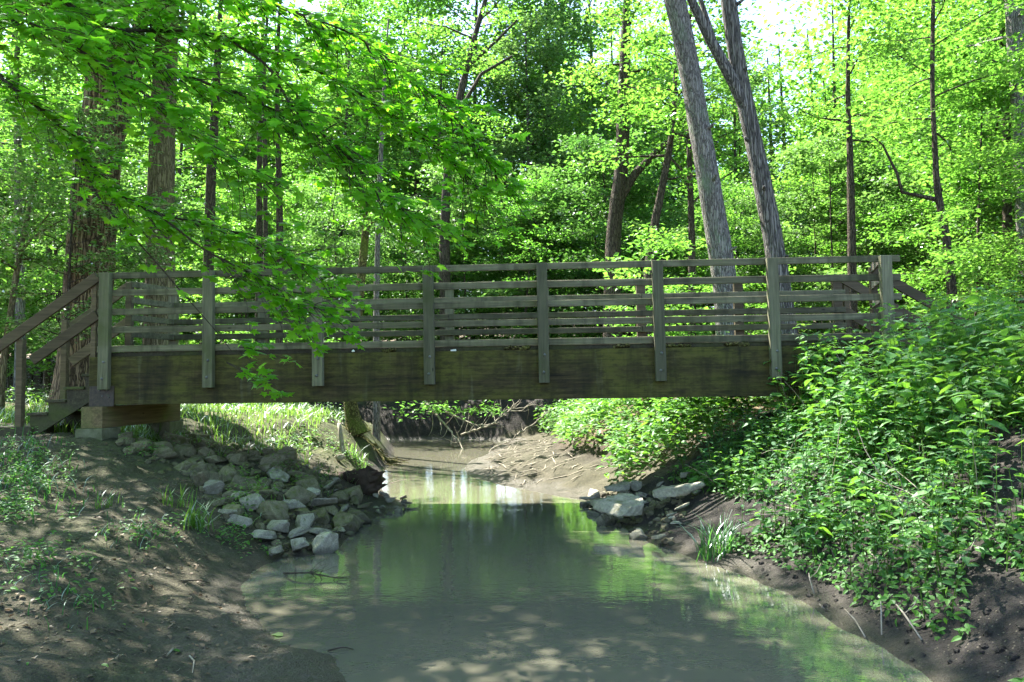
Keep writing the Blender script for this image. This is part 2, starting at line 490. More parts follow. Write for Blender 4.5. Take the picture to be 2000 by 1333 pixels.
def sdist(x, y):
    """signed distance to the water outline, positive on land"""
    x = np.asarray(x, float).ravel(); y = np.asarray(y, float).ravel()
    best = np.full(x.shape, 1e9); inside = np.zeros(x.shape, bool)
    A = WATER; B = np.roll(WATER, -1, 0)
    for (ax, ay), (bx, by) in zip(A, B):
        dx, dy = bx - ax, by - ay
        t = np.clip(((x - ax) * dx + (y - ay) * dy) / (dx * dx + dy * dy), 0, 1)
        best = np.minimum(best, np.hypot(x - ax - t * dx, y - ay - t * dy))
        c = ((ay > y) != (by > y))
        with np.errstate(divide="ignore", invalid="ignore"):
            c &= x < (bx - ax) * (y - ay) / ((by - ay) if by != ay else 1e-9) + ax
        inside ^= c
    return np.where(inside, -best, best)


def sstep(a, b, t):
    t = np.clip((t - a) / (b - a), 0, 1); return t * t * (3 - 2 * t)


def terrain(x, y, raw=False):
    x = np.asarray(x, float); y = np.asarray(y, float); shp = x.shape
    x = x.ravel(); y = y.ravel()
    wob = 0.10 * vnoise(x, y, 1.7, 3) + 0.05 * vnoise(x, y, 4.0, 5)
    d = sdist(x, y) + wob * (np.abs(y) < 14)
    dl = np.maximum(d, 0)
    # left bank
    zm = np.interp(y, [-9, -5.5, -3.5, 0, 3, 12], [0.8, 0.85, 0.98, 1.12, 1.22, 1.15])
    w = np.interp(y, [-9, -5.6, -4.6, -3.2, 0, 2.2, 4, 11], [3.6, 3.3, 2.5, 1.75, 2.3, 2.1, 0.9, 0.7])
    zl = zm * (1 - np.exp(-(dl / w) ** 1.25)) + 0.035 * np.maximum(dl - 3.5, 0) + 0.05 * np.maximum(-x - 2.0, 0) * sstep(0, 5, y)
    zl += 0.10 * np.maximum(-x - 7, 0)
    # right bank
    bar = np.interp(y, [-1, 0.9, 2.0, 4, 8, 11, 13.5], [0.0, 0.05, 0.5, 1.7, 1.75, 1.4, 0.6])
    e = np.maximum(dl - bar, 0)
    sl = np.interp(y, [-9, -5, -3, -1, 1, 4, 12], [0.80, 0.78, 0.70, 0.58, 0.60, 0.62, 0.62])
    rise = sl * e
    top = np.interp(y, [-9, -4, 0, 4, 12], [2.0, 1.95, 2.05, 1.7, 1.6])
    zr = np.where(rise < top, rise, top + 0.10 * (rise - top))
    k = 0.25
    zr = 0.16 * np.minimum(dl, bar) + top * (1 - np.exp(-(rise / top) ** 1.35 * 1.25)) + 0.03 * np.maximum(e - 4, 0)
    # cut bank at the bend
    zb = 1.35 * (1 - np.exp(-dl / 0.55)) + 0.045 * dl
    cx = np.interp(y, [-14, -6, -3, 0, 3, 6, 12, 16], [7, 6.8, 5.6, 5.4, 4.6, 3.5, 3.2, 3.0])
    right = sstep(-0.3, 0.3, x - cx)
    z = zl * (1 - right) + zr * right
    rear = sstep(13.6, 14.6, y)
    z = z * (1 - rear) + zb * rear
    z += 0.06 * np.maximum(y - 22, 0)
    z = np.where(d < 0, -0.35 * (1 - np.exp(d / 0.8)), z)
    z = z + 0.13 * np.exp(-((x + 0.15) ** 2 + (y + 0.15) ** 2) / 0.9)
    rough = sstep(0.1, 1.2, d)
    z = z + rough * (0.16 * vnoise(x, y, 0.7, 1) + 0.10 * vnoise(x, y, 1.9, 2)) + sstep(0.0, 0.5, d) * (
        0.045 * vnoise(x, y, 5.1, 4) + 0.022 * vnoise(x, y, 13, 6))
    z += 0.5 * vnoise(x, y, 2.6, 51) * np.exp(-((x - 1.9) ** 2 + (y - 5.8) ** 2) / 1.6) * sstep(0.05, 0.3, d)
    z += right * sstep(0.1, 0.6, d) * (y > 1.2) * (y < 13) * (0.07 * vnoise(x, y, 3.3, 52) + 0.03 * np.sin(9 * x - 5 * y + 6 * vnoise(x, y, 1.2, 53)))
    z += rear * 0.5 * vnoise(x, y, 1.3, 54) * sstep(0.05, 0.4, d) * (y < 18)
    # eroded ledge on the left slope and worn steps of the trail
    z += sstep(0.3, 1, d) * (1 - right) * 0.05 * np.sin(7 * z + 4 * vnoise(x, y, 0.9, 8)) * (y < 3)
    if raw: return z.reshape(shp), d.reshape(shp), right.reshape(shp)
    return z.reshape(shp)


def hz(x, y):
    return float(terrain(np.array([x]), np.array([y]))[0])


def on_ground(px, py, zoff=0.0):
    """where the sight line through a pixel meets the ground or the water"""
    d = ray(px, py); t = np.geomspace(2.0, 90, 900)
    P = CAM + t[:, None] * d
    g = np.maximum(terrain(P[:, 0], P[:, 1]), 0) + zoff
    k = np.argmax(P[:, 2] < g)
    if not (P[:, 2] < g).any(): k = len(t) - 1
    return P[k]


def axis(lo, a, b, hi, fine, grow=1.13):
    c = list(np.arange(a, b, fine)); s = fine
    l = [a]; 
    while l[-1] > lo: s *= grow; l.append(l[-1] - s)
    r = [c[-1]]; s = fine
    while r[-1] < hi: s *= grow; r.append(r[-1] + s)
    return np.array(l[:0:-1] + c + r[1:])


gx = axis(-90, -3.0, 12.5, 100, 0.07); gy = axis(-40, -8.5, 16.0, 120, 0.085)
GX, GY = np.meshgrid(gx, gy)
GZ, GD, GR = terrain(GX, GY, True)
nx, ny = len(gx), len(gy)
V = np.stack([GX, GY, GZ], -1).reshape(-1, 3)
i = np.arange(ny - 1)[:, None] * nx; j = np.arange(nx - 1)[None]
F = np.stack([i + j, i + j + 1, i + nx + j + 1, i + nx + j], -1).reshape(-1, 4)
g = MB(); g.add(V, F)
gme = g.mesh("ground", M["ground"])
x, y, z, d, r = V[:, 0], V[:, 1], V[:, 2], GD.ravel(), GR.ravel()
sand = np.clip((1 - r) * (y < 3.5) * sstep(5.5, 3.8, d), 0, 1)
sand = np.maximum(sand, 0.95 * r * (y > 0.8) * sstep(2.3, 1.4, d) * (y < 14))
sand = np.maximum(sand, (d < 0) * 1.0)
lit = np.clip((1 - sand) * sstep(1.5, 3, d) + (y > 16), 0, 1) * (1 - 0.8 * r * (y < 2))
mos = np.clip((1 - r) * sstep(2.0, 4.0, y) * (y < 13) * sstep(0.1, 0.4, d) * 0.9, 0, 1)
mos = np.maximum(mos, (1 - r) * 0.25 * (vnoise(x, y, 0.8, 12) > 0.1) * (d > 1))
sand *= 1 - 0.8 * mos
ca = gme.color_attributes.new("zone", "FLOAT_COLOR", "POINT")
ca.data.foreach_set("color", np.stack([sand, lit, mos, np.ones_like(sand)], -1).astype(np.float32).ravel())
tag(link("ground", gme), kind="structure")

w = MB()
wx = np.linspace(-30, 12, 60); wy = np.linspace(-14, 16, 60)
WX, WY = np.meshgrid(wx, wy)
i = np.arange(59)[:, None] * 60; j = np.arange(59)[None]
w.add(np.stack([WX, WY, 0 * WX], -1).reshape(-1, 3), np.stack([i + j, i + j + 1, i + 60 + j + 1, i + 60 + j], -1).reshape(-1, 4))
tag(w.obj("water", M["water"]), kind="structure")

# ------------------------------------------------------------------ footbridge
SP = 1.524
bridge = thing("footbridge", (5.3, 1.0, 2.25), "weathered timber footbridge with slatted railings crossing the creek", "footbridge")


def bpart(name, mb, mat, parent=None, label=None):
    o = mb.obj(name, M[mat])
    if parent is None: local(o, bridge)
    else: o.parent = parent
    if label: o["label"] = label
    return o


RZ = [Z0 - 0.0332, Z0 - 0.275, Z0 - 0.5425, Z0 - 0.791, Z0 - 1.0584]
GB, GT = Z0 - 1.8316, Z0 - 1.165
XL, XR = -0.16, 7 * SP + 0.16
WD = 1.83
NEAR_PX = [(203, 533, 0), (403.6, 650, 404.3), (617.5, 524, 619.4), (834.5, 515.7, 838.6), (1057.5, 513.5, 1063.3), (1284, 509, 1292.4), (1509, 504, 1518.6), (1731, 499.5, 1744)]
NX = []
for k, (a, b, c) in enumerate(NEAR_PX):
    xt = at(a, b, 0)[0]
    xb = at(c, 750, 0)[0] if c else xt
    if k == 1: xt = xb - 0.01
    NX.append((xt, xb))
bolts_at = [Z0 - 1.24, Z0 - 1.47]
for k, (xt, xb) in enumerate(NX):
    mb = MB(); zb = Z0 - 1.614 if k else Z0 - 1.62
    t = MB(); t.box(-0.071, 0.071, 0.0, 0.092, zb, Z0)
    off = (t.V[0][:, 2] - zb) / (Z0 - zb)
    t.V[0][:, 0] += xb + (xt - xb) * off
    p = bpart("post", t, "post")
    for q, bz in enumerate(bolts_at):
        bm_ = MB(); xx = xb + (xt - xb) * (bz - zb) / (Z0 - zb) + (0.012, -0.006)[q]
        bm_.tube([(xx, 0.001, bz), (xx, -0.006, bz), (xx, -0.012, bz)], [0.020, 0.019, 0.011], 10)
        bpart("bolt", bm_, "bolt", p)
for k in range(8):
    X = (k * SP) + (0.02 if k else 0.06)
    mb = MB(); mb.box(X - 0.07, X + 0.07, WD + 0.04, WD + 0.13, Z0 - 1.6, Z0 - 0.02)
    bpart("post", mb, "stair" if k > 4 else "post")
# rails: each level is two boards butted at a post, on both sides
for lv, z in enumerate(RZ):
    h = 0.089
    sag = [0.004, -0.004, 0.003, -0.006, 0.0][lv]
    joint = NX[(3, 5, 4, 3, 5)[lv]][0]
    for a, b in ((XL + 0.055, joint - 0.0015), (joint + 0.0015, XR + 0.02)):
        mb = MB()
        xs = np.linspace(a, b, 7)
        t = MB(); t.box(a, b, 0.0943, 0.132, z - h / 2, z + h / 2); t.V[0][:, 2] += sag * (t.V[0][:, 0] - a) / (b - a)
        bpart("rail", t, "rail")
    if lv == 4:
        continue
    joint = (3 * SP + 0.02, 5 * SP + 0.02, 3 * SP + 0.02, 5 * SP + 0.02)[lv]
    for a, b in ((0.0, joint - 0.002), (joint + 0.002, 7 * SP + 0.12)):
        t = MB(); t.box(a, b, WD, WD + 0.038, z - h / 2, z + h / 2)
        bpart("rail", t, "rail")
t = MB(); t.box(0, 7 * SP + 0.1, WD, WD + 0.038, RZ[4] - .045, RZ[4] + .045); bpart("rail", t, "rail")
# girders, nailers, deck
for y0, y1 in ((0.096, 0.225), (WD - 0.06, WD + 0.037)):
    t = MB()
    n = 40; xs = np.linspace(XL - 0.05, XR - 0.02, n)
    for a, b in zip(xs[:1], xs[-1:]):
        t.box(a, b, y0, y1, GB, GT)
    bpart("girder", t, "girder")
t = MB(); t.box(XL, XR - 0.05, 0.125, 0.165, GT + 0.002, RZ[4] - 0.047); bpart("nailer", t, "dark")
dk = MB()
nx_ = XL + 0.01
while nx_ < XR - 0.1:
    dk.box(nx_, nx_ + 0.138, 0.17, WD - 0.005, RZ[4] - 0.088, RZ[4] - 0.05); nx_ += 0.146
bpart("deck", dk, "dark")
for k in range(1, 7):
    t = MB(); X = k * SP; t.box(X - 0.05, X + 0.05, 0.23, WD - 0.065, GB + 0.25, RZ[4] - 0.09); bpart("cross_brace", t, "dark")
# moss cushions hanging over the nailer
for px_, wpx in ((1320, 60), (1440, 46), (1010, 50), (1215, 30), (760, 26)):
    a = at(px_, 676, 0.09); ln = wpx / 148
    mo = MB(); xs = np.linspace(a[0] - ln / 2, a[0] + ln / 2, 14)
    P = np.stack([xs, np.full(14, 0.108) + rng.normal(0, 0.004, 14), GT + 0.03 + rng.normal(0, 0.008, 14)], -1)
    mo.tube(P, 0.018 + 0.012 * rng.random(14), 7, 0.25)
    bpart("moss", mo, "mossbark")
p_ = at(885, 684.5, 0.09); t = MB(); t.bar((p_[0] - 0.038, 0.120, p_[2] - 0.006), (p_[0] + 0.038, 0.120, p_[2] + 0.004), 0.006, 0.026)
bpart("tag", t, "tag", label="small white tag under the railing")
p_ = at(690, 687, 0.09); t = MB(); t.tube([(p_[0] - .015, 0.085, p_[2]), (p_[0], 0.082, p_[2] + .01), (p_[0] + .02, 0.085, p_[2])], [0.012, 0.022, 0.01], 7, 0.2); bpart("cocoon", t, "tag")
# steel shoe at the left bearing, cap timber
t = MB(); t.box(-0.19, 0.16, 0.078, 0.095, GB - 0.02, GB + 0.26); sh = bpart("bearing_plate", t, "steel")
for bx, bz in ((-0.04, 0.2), (0.06, 0.2), (-0.0, 0.12), (0.09, 0.1)):
    t = MB(); t.tube([(bx, 0.078, GB + bz), (bx, 0.070, GB + bz), (bx, 0.066, GB + bz)], [0.013, 0.012, 0.006], 8); bpart("bolt", t, "bolt", sh)
t = MB(); t.box(-0.25, 0.05, 0.0, 2.2, GB - 0.315, GB - 0.022); bpart("cap_beam", t, "cap")
t = MB(); t.box(XR - 0.35, XR - 0.05, -0.05, 2.2, GB - 0.315, GB - 0.002); bpart("cap_beam", t, "cap")
# flares: at each end the railing turns in to a narrower stair
fl = at(251, 640, 0.95)[0]
t = MB(); t.box(fl - 0.045, fl + 0.045, 0.93, 1.02, 1.9, Z0 - 0.01); bpart("post", t, "stair")
for lv in range(4):
    t = MB(); t.bar((fl + 0.02, 0.94, RZ[lv]), (0.10, WD + 0.02, RZ[lv]), 0.038, 0.089); bpart("flare_rail", t, "rail")
fr = at(1706, 560, 0.95)[0]
t = MB(); t.box(fr - 0.03, fr + 0.06, 0.95, 1.04, 1.9, Z0 - 0.01); bpart("post", t, "stair")
for lv in range(4):
    t = MB(); t.bar((NX[7][0] - 0.01, 0.15, RZ[lv]), (fr, 0.98, RZ[lv]), 0.038, 0.120); bpart("flare_rail", t, "lit_flare")
# left stair
S0X, S0Z, RUN, RISE = -0.30, 1.985, 0.262, 0.178
for k in range(-1, 4):
    X = S0X - k * RUN; z = S0Z - k * RISE
    t = MB(); t.box(X - 0.035, X + 0.26, 0.13, 1.02, z - 0.038, z); bpart("tread", t, "dark")
for y0 in (0.16, 0.95):
    out_ = []
    pts = []
    for k in range(-1, 4):
        X = S0X - k * RUN; z = S0Z - k * RISE - 0.040
        pts += [(X + RUN, z), (X, z)]
    pts += [(S0X - 3 * RUN, S0Z - 4 * RISE - 0.1), (S0X - 3 * RUN + 0.12, S0Z - 4 * RISE - 0.12), (S0X + 2 * RUN, S0Z + 1 * RISE - 0.30)]
    n = len(pts)
    V_ = [(a, y0, b) for a, b in pts] + [(a, y0 + 0.038, b) for a, b in pts]
    me = bpy.data.meshes.new("stringer")
    me.from_pydata(V_, [], [list(range(n)), list(range(2 * n - 1, n - 1, -1))] + [[q, q + n, (q + 1) % n + n, (q + 1) % n] for q in range(n)])
    me.materials.append(M["dark"]); me.update()
    local(link("stringer", me), bridge)
sl = RISE / RUN
for y0, zt, x0, xe in ((0.085, Z0 - 0.045, -0.10, -2.1), (0.99, Z0 - 0.05, fl, -1.05)):
    for lv, dz in ((0, 0), (1, -0.53)):
        if lv and y0 < 0.5: xe2 = -1.02
        else: xe2 = xe
        t = MB(); t.bar((x0, y0, zt + dz), (xe2, y0, zt + dz - (x0 - xe2) * sl), 0.038, 0.145)
        bpart("handrail", t, "stair")
xq = at(38, 740, 0.13)[0]
t = MB(); t.box(xq - 0.045, xq + 0.045, 0.11, 0.20, 0.9, Z0 - 0.13 - (-0.1 - xq) * sl); bpart("newel_post", t, "stair")
xq = at(125, 700, 1.03)[0]
t = MB(); t.box(xq - 0.045, xq + 0.045, 1.01, 1.10, 1.2, Z0 - 0.55); bpart("newel_post", t, "stair")
t = MB(); xq = at(182, 640, 0.1)[0]; t.box(xq - 0.036, xq + 0.036, 0.10, 0.19, 1.85, Z0 + 0.005); bpart("newel_post", t, "stair")
t = MB(); t.box(-2.6, -1.03, 0.1, 1.0, 1.12, 1.26); bpart("tread", t, "dark")
# right stair
for y0, x0 in ((0.99, fr), (WD + 0.05, 7 * SP + 0.1)):
    for dz in (0, -0.5):
        t = MB(); t.bar((x0, y0, Z0 - 0.05 + dz), (x0 + 1.6, y0, Z0 - 0.05 + dz - 1.6 * 0.62), 0.038, 0.14); bpart("handrail", t, "stair")
for k in range(4):
    t = MB(); t.box(XR + 0.05 + k * 0.27, XR + 0.36 + k * 0.27, 1.0, WD, 2.1 - 0.12 * k, 2.14 - 0.12 * k); bpart("tread", t, "dark")
t = MB(); t.box(7 * SP + 0.12, 7 * SP + 0.2, WD + 0.05, WD + 0.13, 1.8, Z0 - 0.02); bpart("newel_post", t, "stair")
for (y0, lab) in ((-0.08, "mossy concrete footing under the near left corner of the footbridge"), (1.75, "concrete footing under the far left corner of the footbridge")):
    t = MB(); t.box(-0.28, 0.10, y0, y0 + 0.45, 0.55, GB - 0.318)
    tag(t.obj("concrete_footing", M["concrete"]), lab, "footing")

# ------------------------------------------------------------------ rocks
def ico(sub):
    t = (1 + 5 ** 0.5) / 2
    V = [(-1, t, 0), (1, t, 0), (-1, -t, 0), (1, -t, 0), (0, -1, t), (0, 1, t), (0, -1, -t), (0, 1, -t), (t, 0, -1), (t, 0, 1), (-t, 0, -1), (-t, 0, 1)]
    F = [(0, 11, 5), (0, 5, 1), (0, 1, 7), (0, 7, 10), (0, 10, 11), (1, 5, 9), (5, 11, 4), (11, 10, 2), (10, 7, 6), (7, 1, 8), (3, 9, 4), (3, 4, 2), (3, 2, 6), (3, 6, 8), (3, 8, 9), (4, 9, 5), (2, 4, 11), (6, 2, 10), (8, 6, 7), (9, 8, 1)]
    V = [np.array(v) / np.linalg.norm(v) for v in V]
    for _ in range(sub):
        mid = {}; NF = []
        def g_(a, b):
            k = (min(a, b), max(a, b))
            if k not in mid:
                p = V[a] + V[b]; V.append(p / np.linalg.norm(p)); mid[k] = len(V) - 1
            return mid[k]
        for a, b, c in F:
            ab, bc, ca_ = g_(a, b), g_(b, c), g_(c, a)
            NF += [(a, ab, ca_), (b, bc, ab), (c, ca_, bc), (ab, bc, ca_)]
        F = NF
    return np.array(V), np.array(F)


IV, IF = ico(4)


def rock_mesh(k, flat):
    n = rng.normal(size=(rng.integers(9, 15), 3)); n /= np.linalg.norm(n, axis=1)[:, None]
    n = np.concatenate([n, [[0, 0, 1], [0, 0, -1]] + rng.normal(0, 0.12, (2, 3))])
    dd = rng.uniform(0.62, 1.0, len(n)); dd[-2:] = flat
    q = IV @ n.T
    with np.errstate(divide="ignore"):
        rr = np.where(q > 0.05, dd / np.maximum(q, 0.05), 9)
    # soft minimum rounds the arrises a little
    rad = -np.log(np.exp(-rr * 55).sum(1)) / 55
    P = IV * rad[:, None]
    bump = 0.02 * np.sin(P @ rng.normal(0, 6, (3,)) + 1) + 0.02 * np.sin(P @ rng.normal(0, 13, 3)) + rng.normal(0, 0.006, len(P))
    P = P * (1 + bump)[:, None]
    P /= np.abs(P[:, :2]).max()
    mb = MB(); mb.add(P, IF, True)
    return mb


ROCKM = {mn: [rock_mesh(k, f).mesh("rock", M[mn]) for k, f in enumerate([0.45, 0.6, 0.7, 0.5, 0.75, 0.62, 0.4, 0.55])] for mn in ("rock", "rockmoss")}
ROCKPOS = []


def rock(p, size, label, group=None, mat="rock", var=None, rot=None, zs=None, sink=0.3):
    var = rng.integers(0, 8) if var is None else var
    o = link("rock", ROCKM[mat][var])
    s = size / 2
    o.scale = (s * rng.uniform(0.9, 1.1), s * rng.uniform(0.75, 1.0), s * (zs or rng.uniform(0.75, 1.05)))
    o.rotation_euler = rot or (rng.uniform(-0.35, 0.35), rng.uniform(-0.35, 0.35), rng.uniform(0, 6.28))
    o.location = (p[0], p[1], p[2] + s * (0.55 - sink) )
    ROCKPOS.append((p[0], p[1], s))
    return tag(o, label, "rock", group)


def prock(px_, py_, wpx, label, **kw):
    p = on_ground(px_, py_)
    dep = (p - CAM) @ FW
    return rock(p, wpx / F_PX * dep, label, **kw)


for args in [
    (552, 1045, 48, "rounded pale boulder standing upright in the middle of the left riprap"),
    (479, 1035, 46, "pale triangular rock at the grassy left edge of the riprap"),
    (520, 1062, 52, "blocky pale rock leaning beside the upright rounded boulder"),
    (587, 1050, 40, "small pale wedge between the upright rounded boulder and the long flat rock"),
    (594, 1034, 46, "grey green rock right of the upright rounded boulder"),
    (665, 1052, 50, "grey boulder at the water end of the left riprap"),
    (631, 1052, 40, "grey rock beside the boulder at the water end of the left riprap"),
    (583, 1086, 68, "long flat rock at the waterline with a twig lying on it"),
    (638, 1080, 54, "low slab running into the water beside the twig rock"),
    (534, 1094, 48, "low rounded rock at the muddy shore end of the riprap"),
    (435, 1016, 50, "low tan rock half buried by the tall grass tuft"),
    (457, 985, 48, "square topped grey rock above the grass tuft"),
    (495, 996, 42, "grey block between the square topped rock and the ledge stones"),
    (622, 1008, 70, "longer mossy ledge stone low in the left riprap"),
    (567, 1006, 58, "shorter mossy ledge stone low in the left riprap"),
    (674, 1008, 52, "flat mossy slab with a sunlit edge near the dark log"),
    (541, 945, 50, "sunlit white topped slab high in the left riprap"),
    (618, 977, 46, "sunlit pointed rock right of the mossy ledge stones"),
    (638, 965, 38, "tan rock just behind the sunlit pointed rock"),
    (412, 942, 48, "leaning mossy block at the upper left of the riprap"),
    (419, 964, 36, "small tan block below the leaning mossy block"),
    (665, 905, 34, "pale lichen rock beside the grass under the bridge"),
]:
    prock(args[0], args[1], args[2] * 1.35, args[3], sink=0.05)
for args in [(1293, 1000, 92, "largest pale slab on the right bank below the plants"), (1238, 1032, 98, "broad flat slab at the waterline of the right bank"),
             (1222, 972, 50, "flat pale rock behind the broad slab on the right bank"), (1336, 948, 46, "pale cracked block under the leaves on the right bank"),
             (1245, 1042, 20, "small white stone at the water below the largest slab"), (1281, 1066, 40, "white lumpy rock at the foot of the right bank plants"),
             (1375, 925, 44, "pale block highest on the right bank rocks"), (1160, 985, 30, "dark wet rock at the tip of the right bank rocks"),
             (1205, 1000, 36, "grey rock between the broad slab and the flat pale rock")]:
    prock(args[0], args[1], args[2] * 1.65, args[3], var=int(rng.integers(0, 2)) * 6, rot=(rng.uniform(-.2, .2), rng.uniform(-.25, .1), rng.uniform(0, 6)), sink=0.05)


def region_scatter(poly, n, smin, smax, label, group, mat, spacing=0.7, sink=0.3, pmoss=0.0):
    poly = np.array(poly, float); lo, hi = poly.min(0), poly.max(0); c = 0; tries = 0
    while c < n and tries < n * 40:
        tries += 1
        q = rng.uniform(lo, hi); ins = False
        for (ax, ay), (bx, by) in zip(poly, np.roll(poly, -1, 0)):
            if (ay > q[1]) != (by > q[1]) and q[0] < (bx - ax) * (q[1] - ay) / (by - ay) + ax: ins = not ins
        if not ins: continue
        sz = smin + (smax - smin) * rng.random() ** 1.7
        if any((q[0] - a) ** 2 + (q[1] - b) ** 2 < ((sz / 2 + s_) * spacing) ** 2 for a, b, s_ in ROCKPOS): continue
        p = np.array([q[0], q[1], max(hz(*q), -0.05)])
        mm = "rockmoss" if rng.random() < pmoss else mat
        rock(p, sz, label, group, mm, sink=sink); c += 1


def gpoly(pts): return [on_ground(a, b)[:2] for a, b in pts]


region_scatter(gpoly([(250, 870), (360, 850), (480, 880), (640, 950), (720, 985), (680, 1050), (560, 1085), (440, 1010), (380, 930)]), 85, 0.30, 0.60,
               "large mossy block jumbled in the riprap on the left bank", "large riprap blocks on the left bank", "rockmoss", 0.46, 0.25, 0.45)
region_scatter(gpoly([(225, 870), (360, 850), (480, 880), (640, 950), (720, 985), (690, 1060), (560, 1095), (430, 1020), (350, 930)]), 75, 0.13, 0.26,
               "mossy jumbled riprap rock on the left bank under the bridge", "riprap rocks on the left bank", "rockmoss", 0.5, 0.15, 0.5)
region_scatter(gpoly([(420, 850), (520, 860), (640, 930), (700, 985), (610, 960), (480, 900)]), 42, 0.11, 0.28,
               "pale broken rock along the sunlit upper edge of the left riprap", "sunlit riprap rocks on the left bank", "rock", 0.6, 0.15)
region_scatter(gpoly([(700, 975), (800, 968), (800, 1000), (700, 1010)]), 18, 0.10, 0.24,
               "dark wet rock piled at the water below the rotten log", "wet rocks below the log", "rock", 0.55, 0.1)
region_scatter(gpoly([(1130, 985), (1180, 965), (1330, 940), (1420, 915), (1400, 950), (1330, 1010), (1310, 1070), (1250, 1060), (1170, 1030)]), 46, 0.14, 0.42,
               "grey broken rock piled along the right bank by the water", "rocks along the right bank", "rock", 0.6, 0.15)

# rubble between the blocks
IV2, IF2 = ico(1)
rb = MB()
for poly_, n_ in ((gpoly([(225, 870), (360, 850), (480, 870), (640, 940), (720, 985), (690, 1060), (560, 1095), (430, 1020), (350, 930)]), 420), (gpoly([(1130, 985), (1180, 965), (1330, 940), (1420, 915), (1400, 950), (1330, 1010), (1310, 1070), (1250, 1060), (1170, 1030)]), 160)):
    poly_ = np.array(poly_); c = poly_.mean(0)
    for _ in range(n_):
        a, b = poly_[rng.integers(0, len(poly_), 2)]; q = a + (b - a) * rng.random(); q = c + (q - c) * rng.random() ** 0.5
        sc_ = rng.uniform(0.02, 0.06) * np.array([1, rng.uniform(.6, 1), rng.uniform(.5, .9)])
        P_ = IV2 * (1 + rng.normal(0, 0.16, (len(IV2), 1))) * sc_; a = rng.uniform(0, 6.28)
        P_ = np.stack([P_[:, 0] * math.cos(a) - P_[:, 1] * math.sin(a), P_[:, 0] * math.sin(a) + P_[:, 1] * math.cos(a), P_[:, 2]], -1)
        rb.add(P_ + np.array([q[0], q[1], hz(*q) + 0.01]), IF2, False)
tag(rb.obj("rubble", M["rockmoss"]), "small stones and rubble filling the gaps of the riprap", "rubble", kind="stuff")

# ------------------------------------------------------------------ leaves
QUAD = (np.array([(0, 0, 0), (-0.36, 0.45, 0.10), (0, 1, -0.12), (0.36, 0.45, 0.10)]), np.array([(0, 3, 2, 1)]))
HERB = (np.array([(0, 0, 0), (-0.24, 0.22, .05), (-0.22, 0.58, .03), (0, 1, -0.16), (0.22, 0.58, .03), (0.24, 0.22, .05), (0, 0.25, 0), (0, 0.6, -0.03)]),
        np.array([(0, 6, 1), (1, 6, 7), (1, 7, 2), (2, 7, 3), (0, 5, 6), (5, 7, 6), (5, 4, 7), (4, 3, 7)]))
_h = [(0.0, 0.0), (0.16, -0.08), (0.40, -0.10), (0.34, 0.04), (0.30, 0.17), (0.46, 0.26), (0.62, 0.46), (0.44, 0.46), (0.24, 0.46), (0.28, 0.66), (0.12, 0.72), (0.0, 1.0)]
_o = _h + [(-a, b) for a, b in _h[-2:0:-1]]
_mv = [(a, b, -0.25 * a * a - 0.10 * b * b) for a, b in _o] + [(0, 0.28, 0.03)]
MAPLE = (np.array(_mv), np.array([(q, (q + 1) % len(_o), len(_o)) for q in range(len(_o))]))
TRI3 = None


def leaf_cloud(mb, tmpl, P, S, tilt=0.35, droop=0.2, D=None, Nn=None):
    n = len(P)
    if n == 0: return
    TV, TF = tmpl
    if Nn is None:
        Nn = np.array([0, 0, 1.0]) + rng.normal(0, tilt, (n, 3))
    Nn = Nn / np.linalg.norm(Nn, axis=1)[:, None]
    if D is None:
        a = rng.uniform(0, 2 * PI, n); D = np.stack([np.cos(a), np.sin(a), np.full(n, -droop)], -1)
    D = D - Nn * (D * Nn).sum(1)[:, None]; D /= np.linalg.norm(D, axis=1)[:, None] + 1e-9
    Sd = np.cross(D, Nn)
    S = np.broadcast_to(S, (n,))
    W = P[:, None] + S[:, None, None] * (TV[None, :, :1] * Sd[:, None] + TV[None, :, 1:2] * D[:, None] + TV[None, :, 2:] * Nn[:, None])
    Fi = TF[None] + (np.arange(n) * len(TV))[:, None, None]
    mb.add(W.reshape(-1, 3), Fi.reshape(-1, TF.shape[1]), False)


def curve(p0, d0, L, n, grav=0.0, wig=0.1):
    P = [np.array(p0, float)]; d = np.array(d0, float); d /= np.linalg.norm(d)
    for _ in range(n):
        d = d + rng.normal(0, wig, 3) + np.array([0, 0, grav]); d /= np.linalg.norm(d)
        P.append(P[-1] + d * L / n)
    return np.array(P)


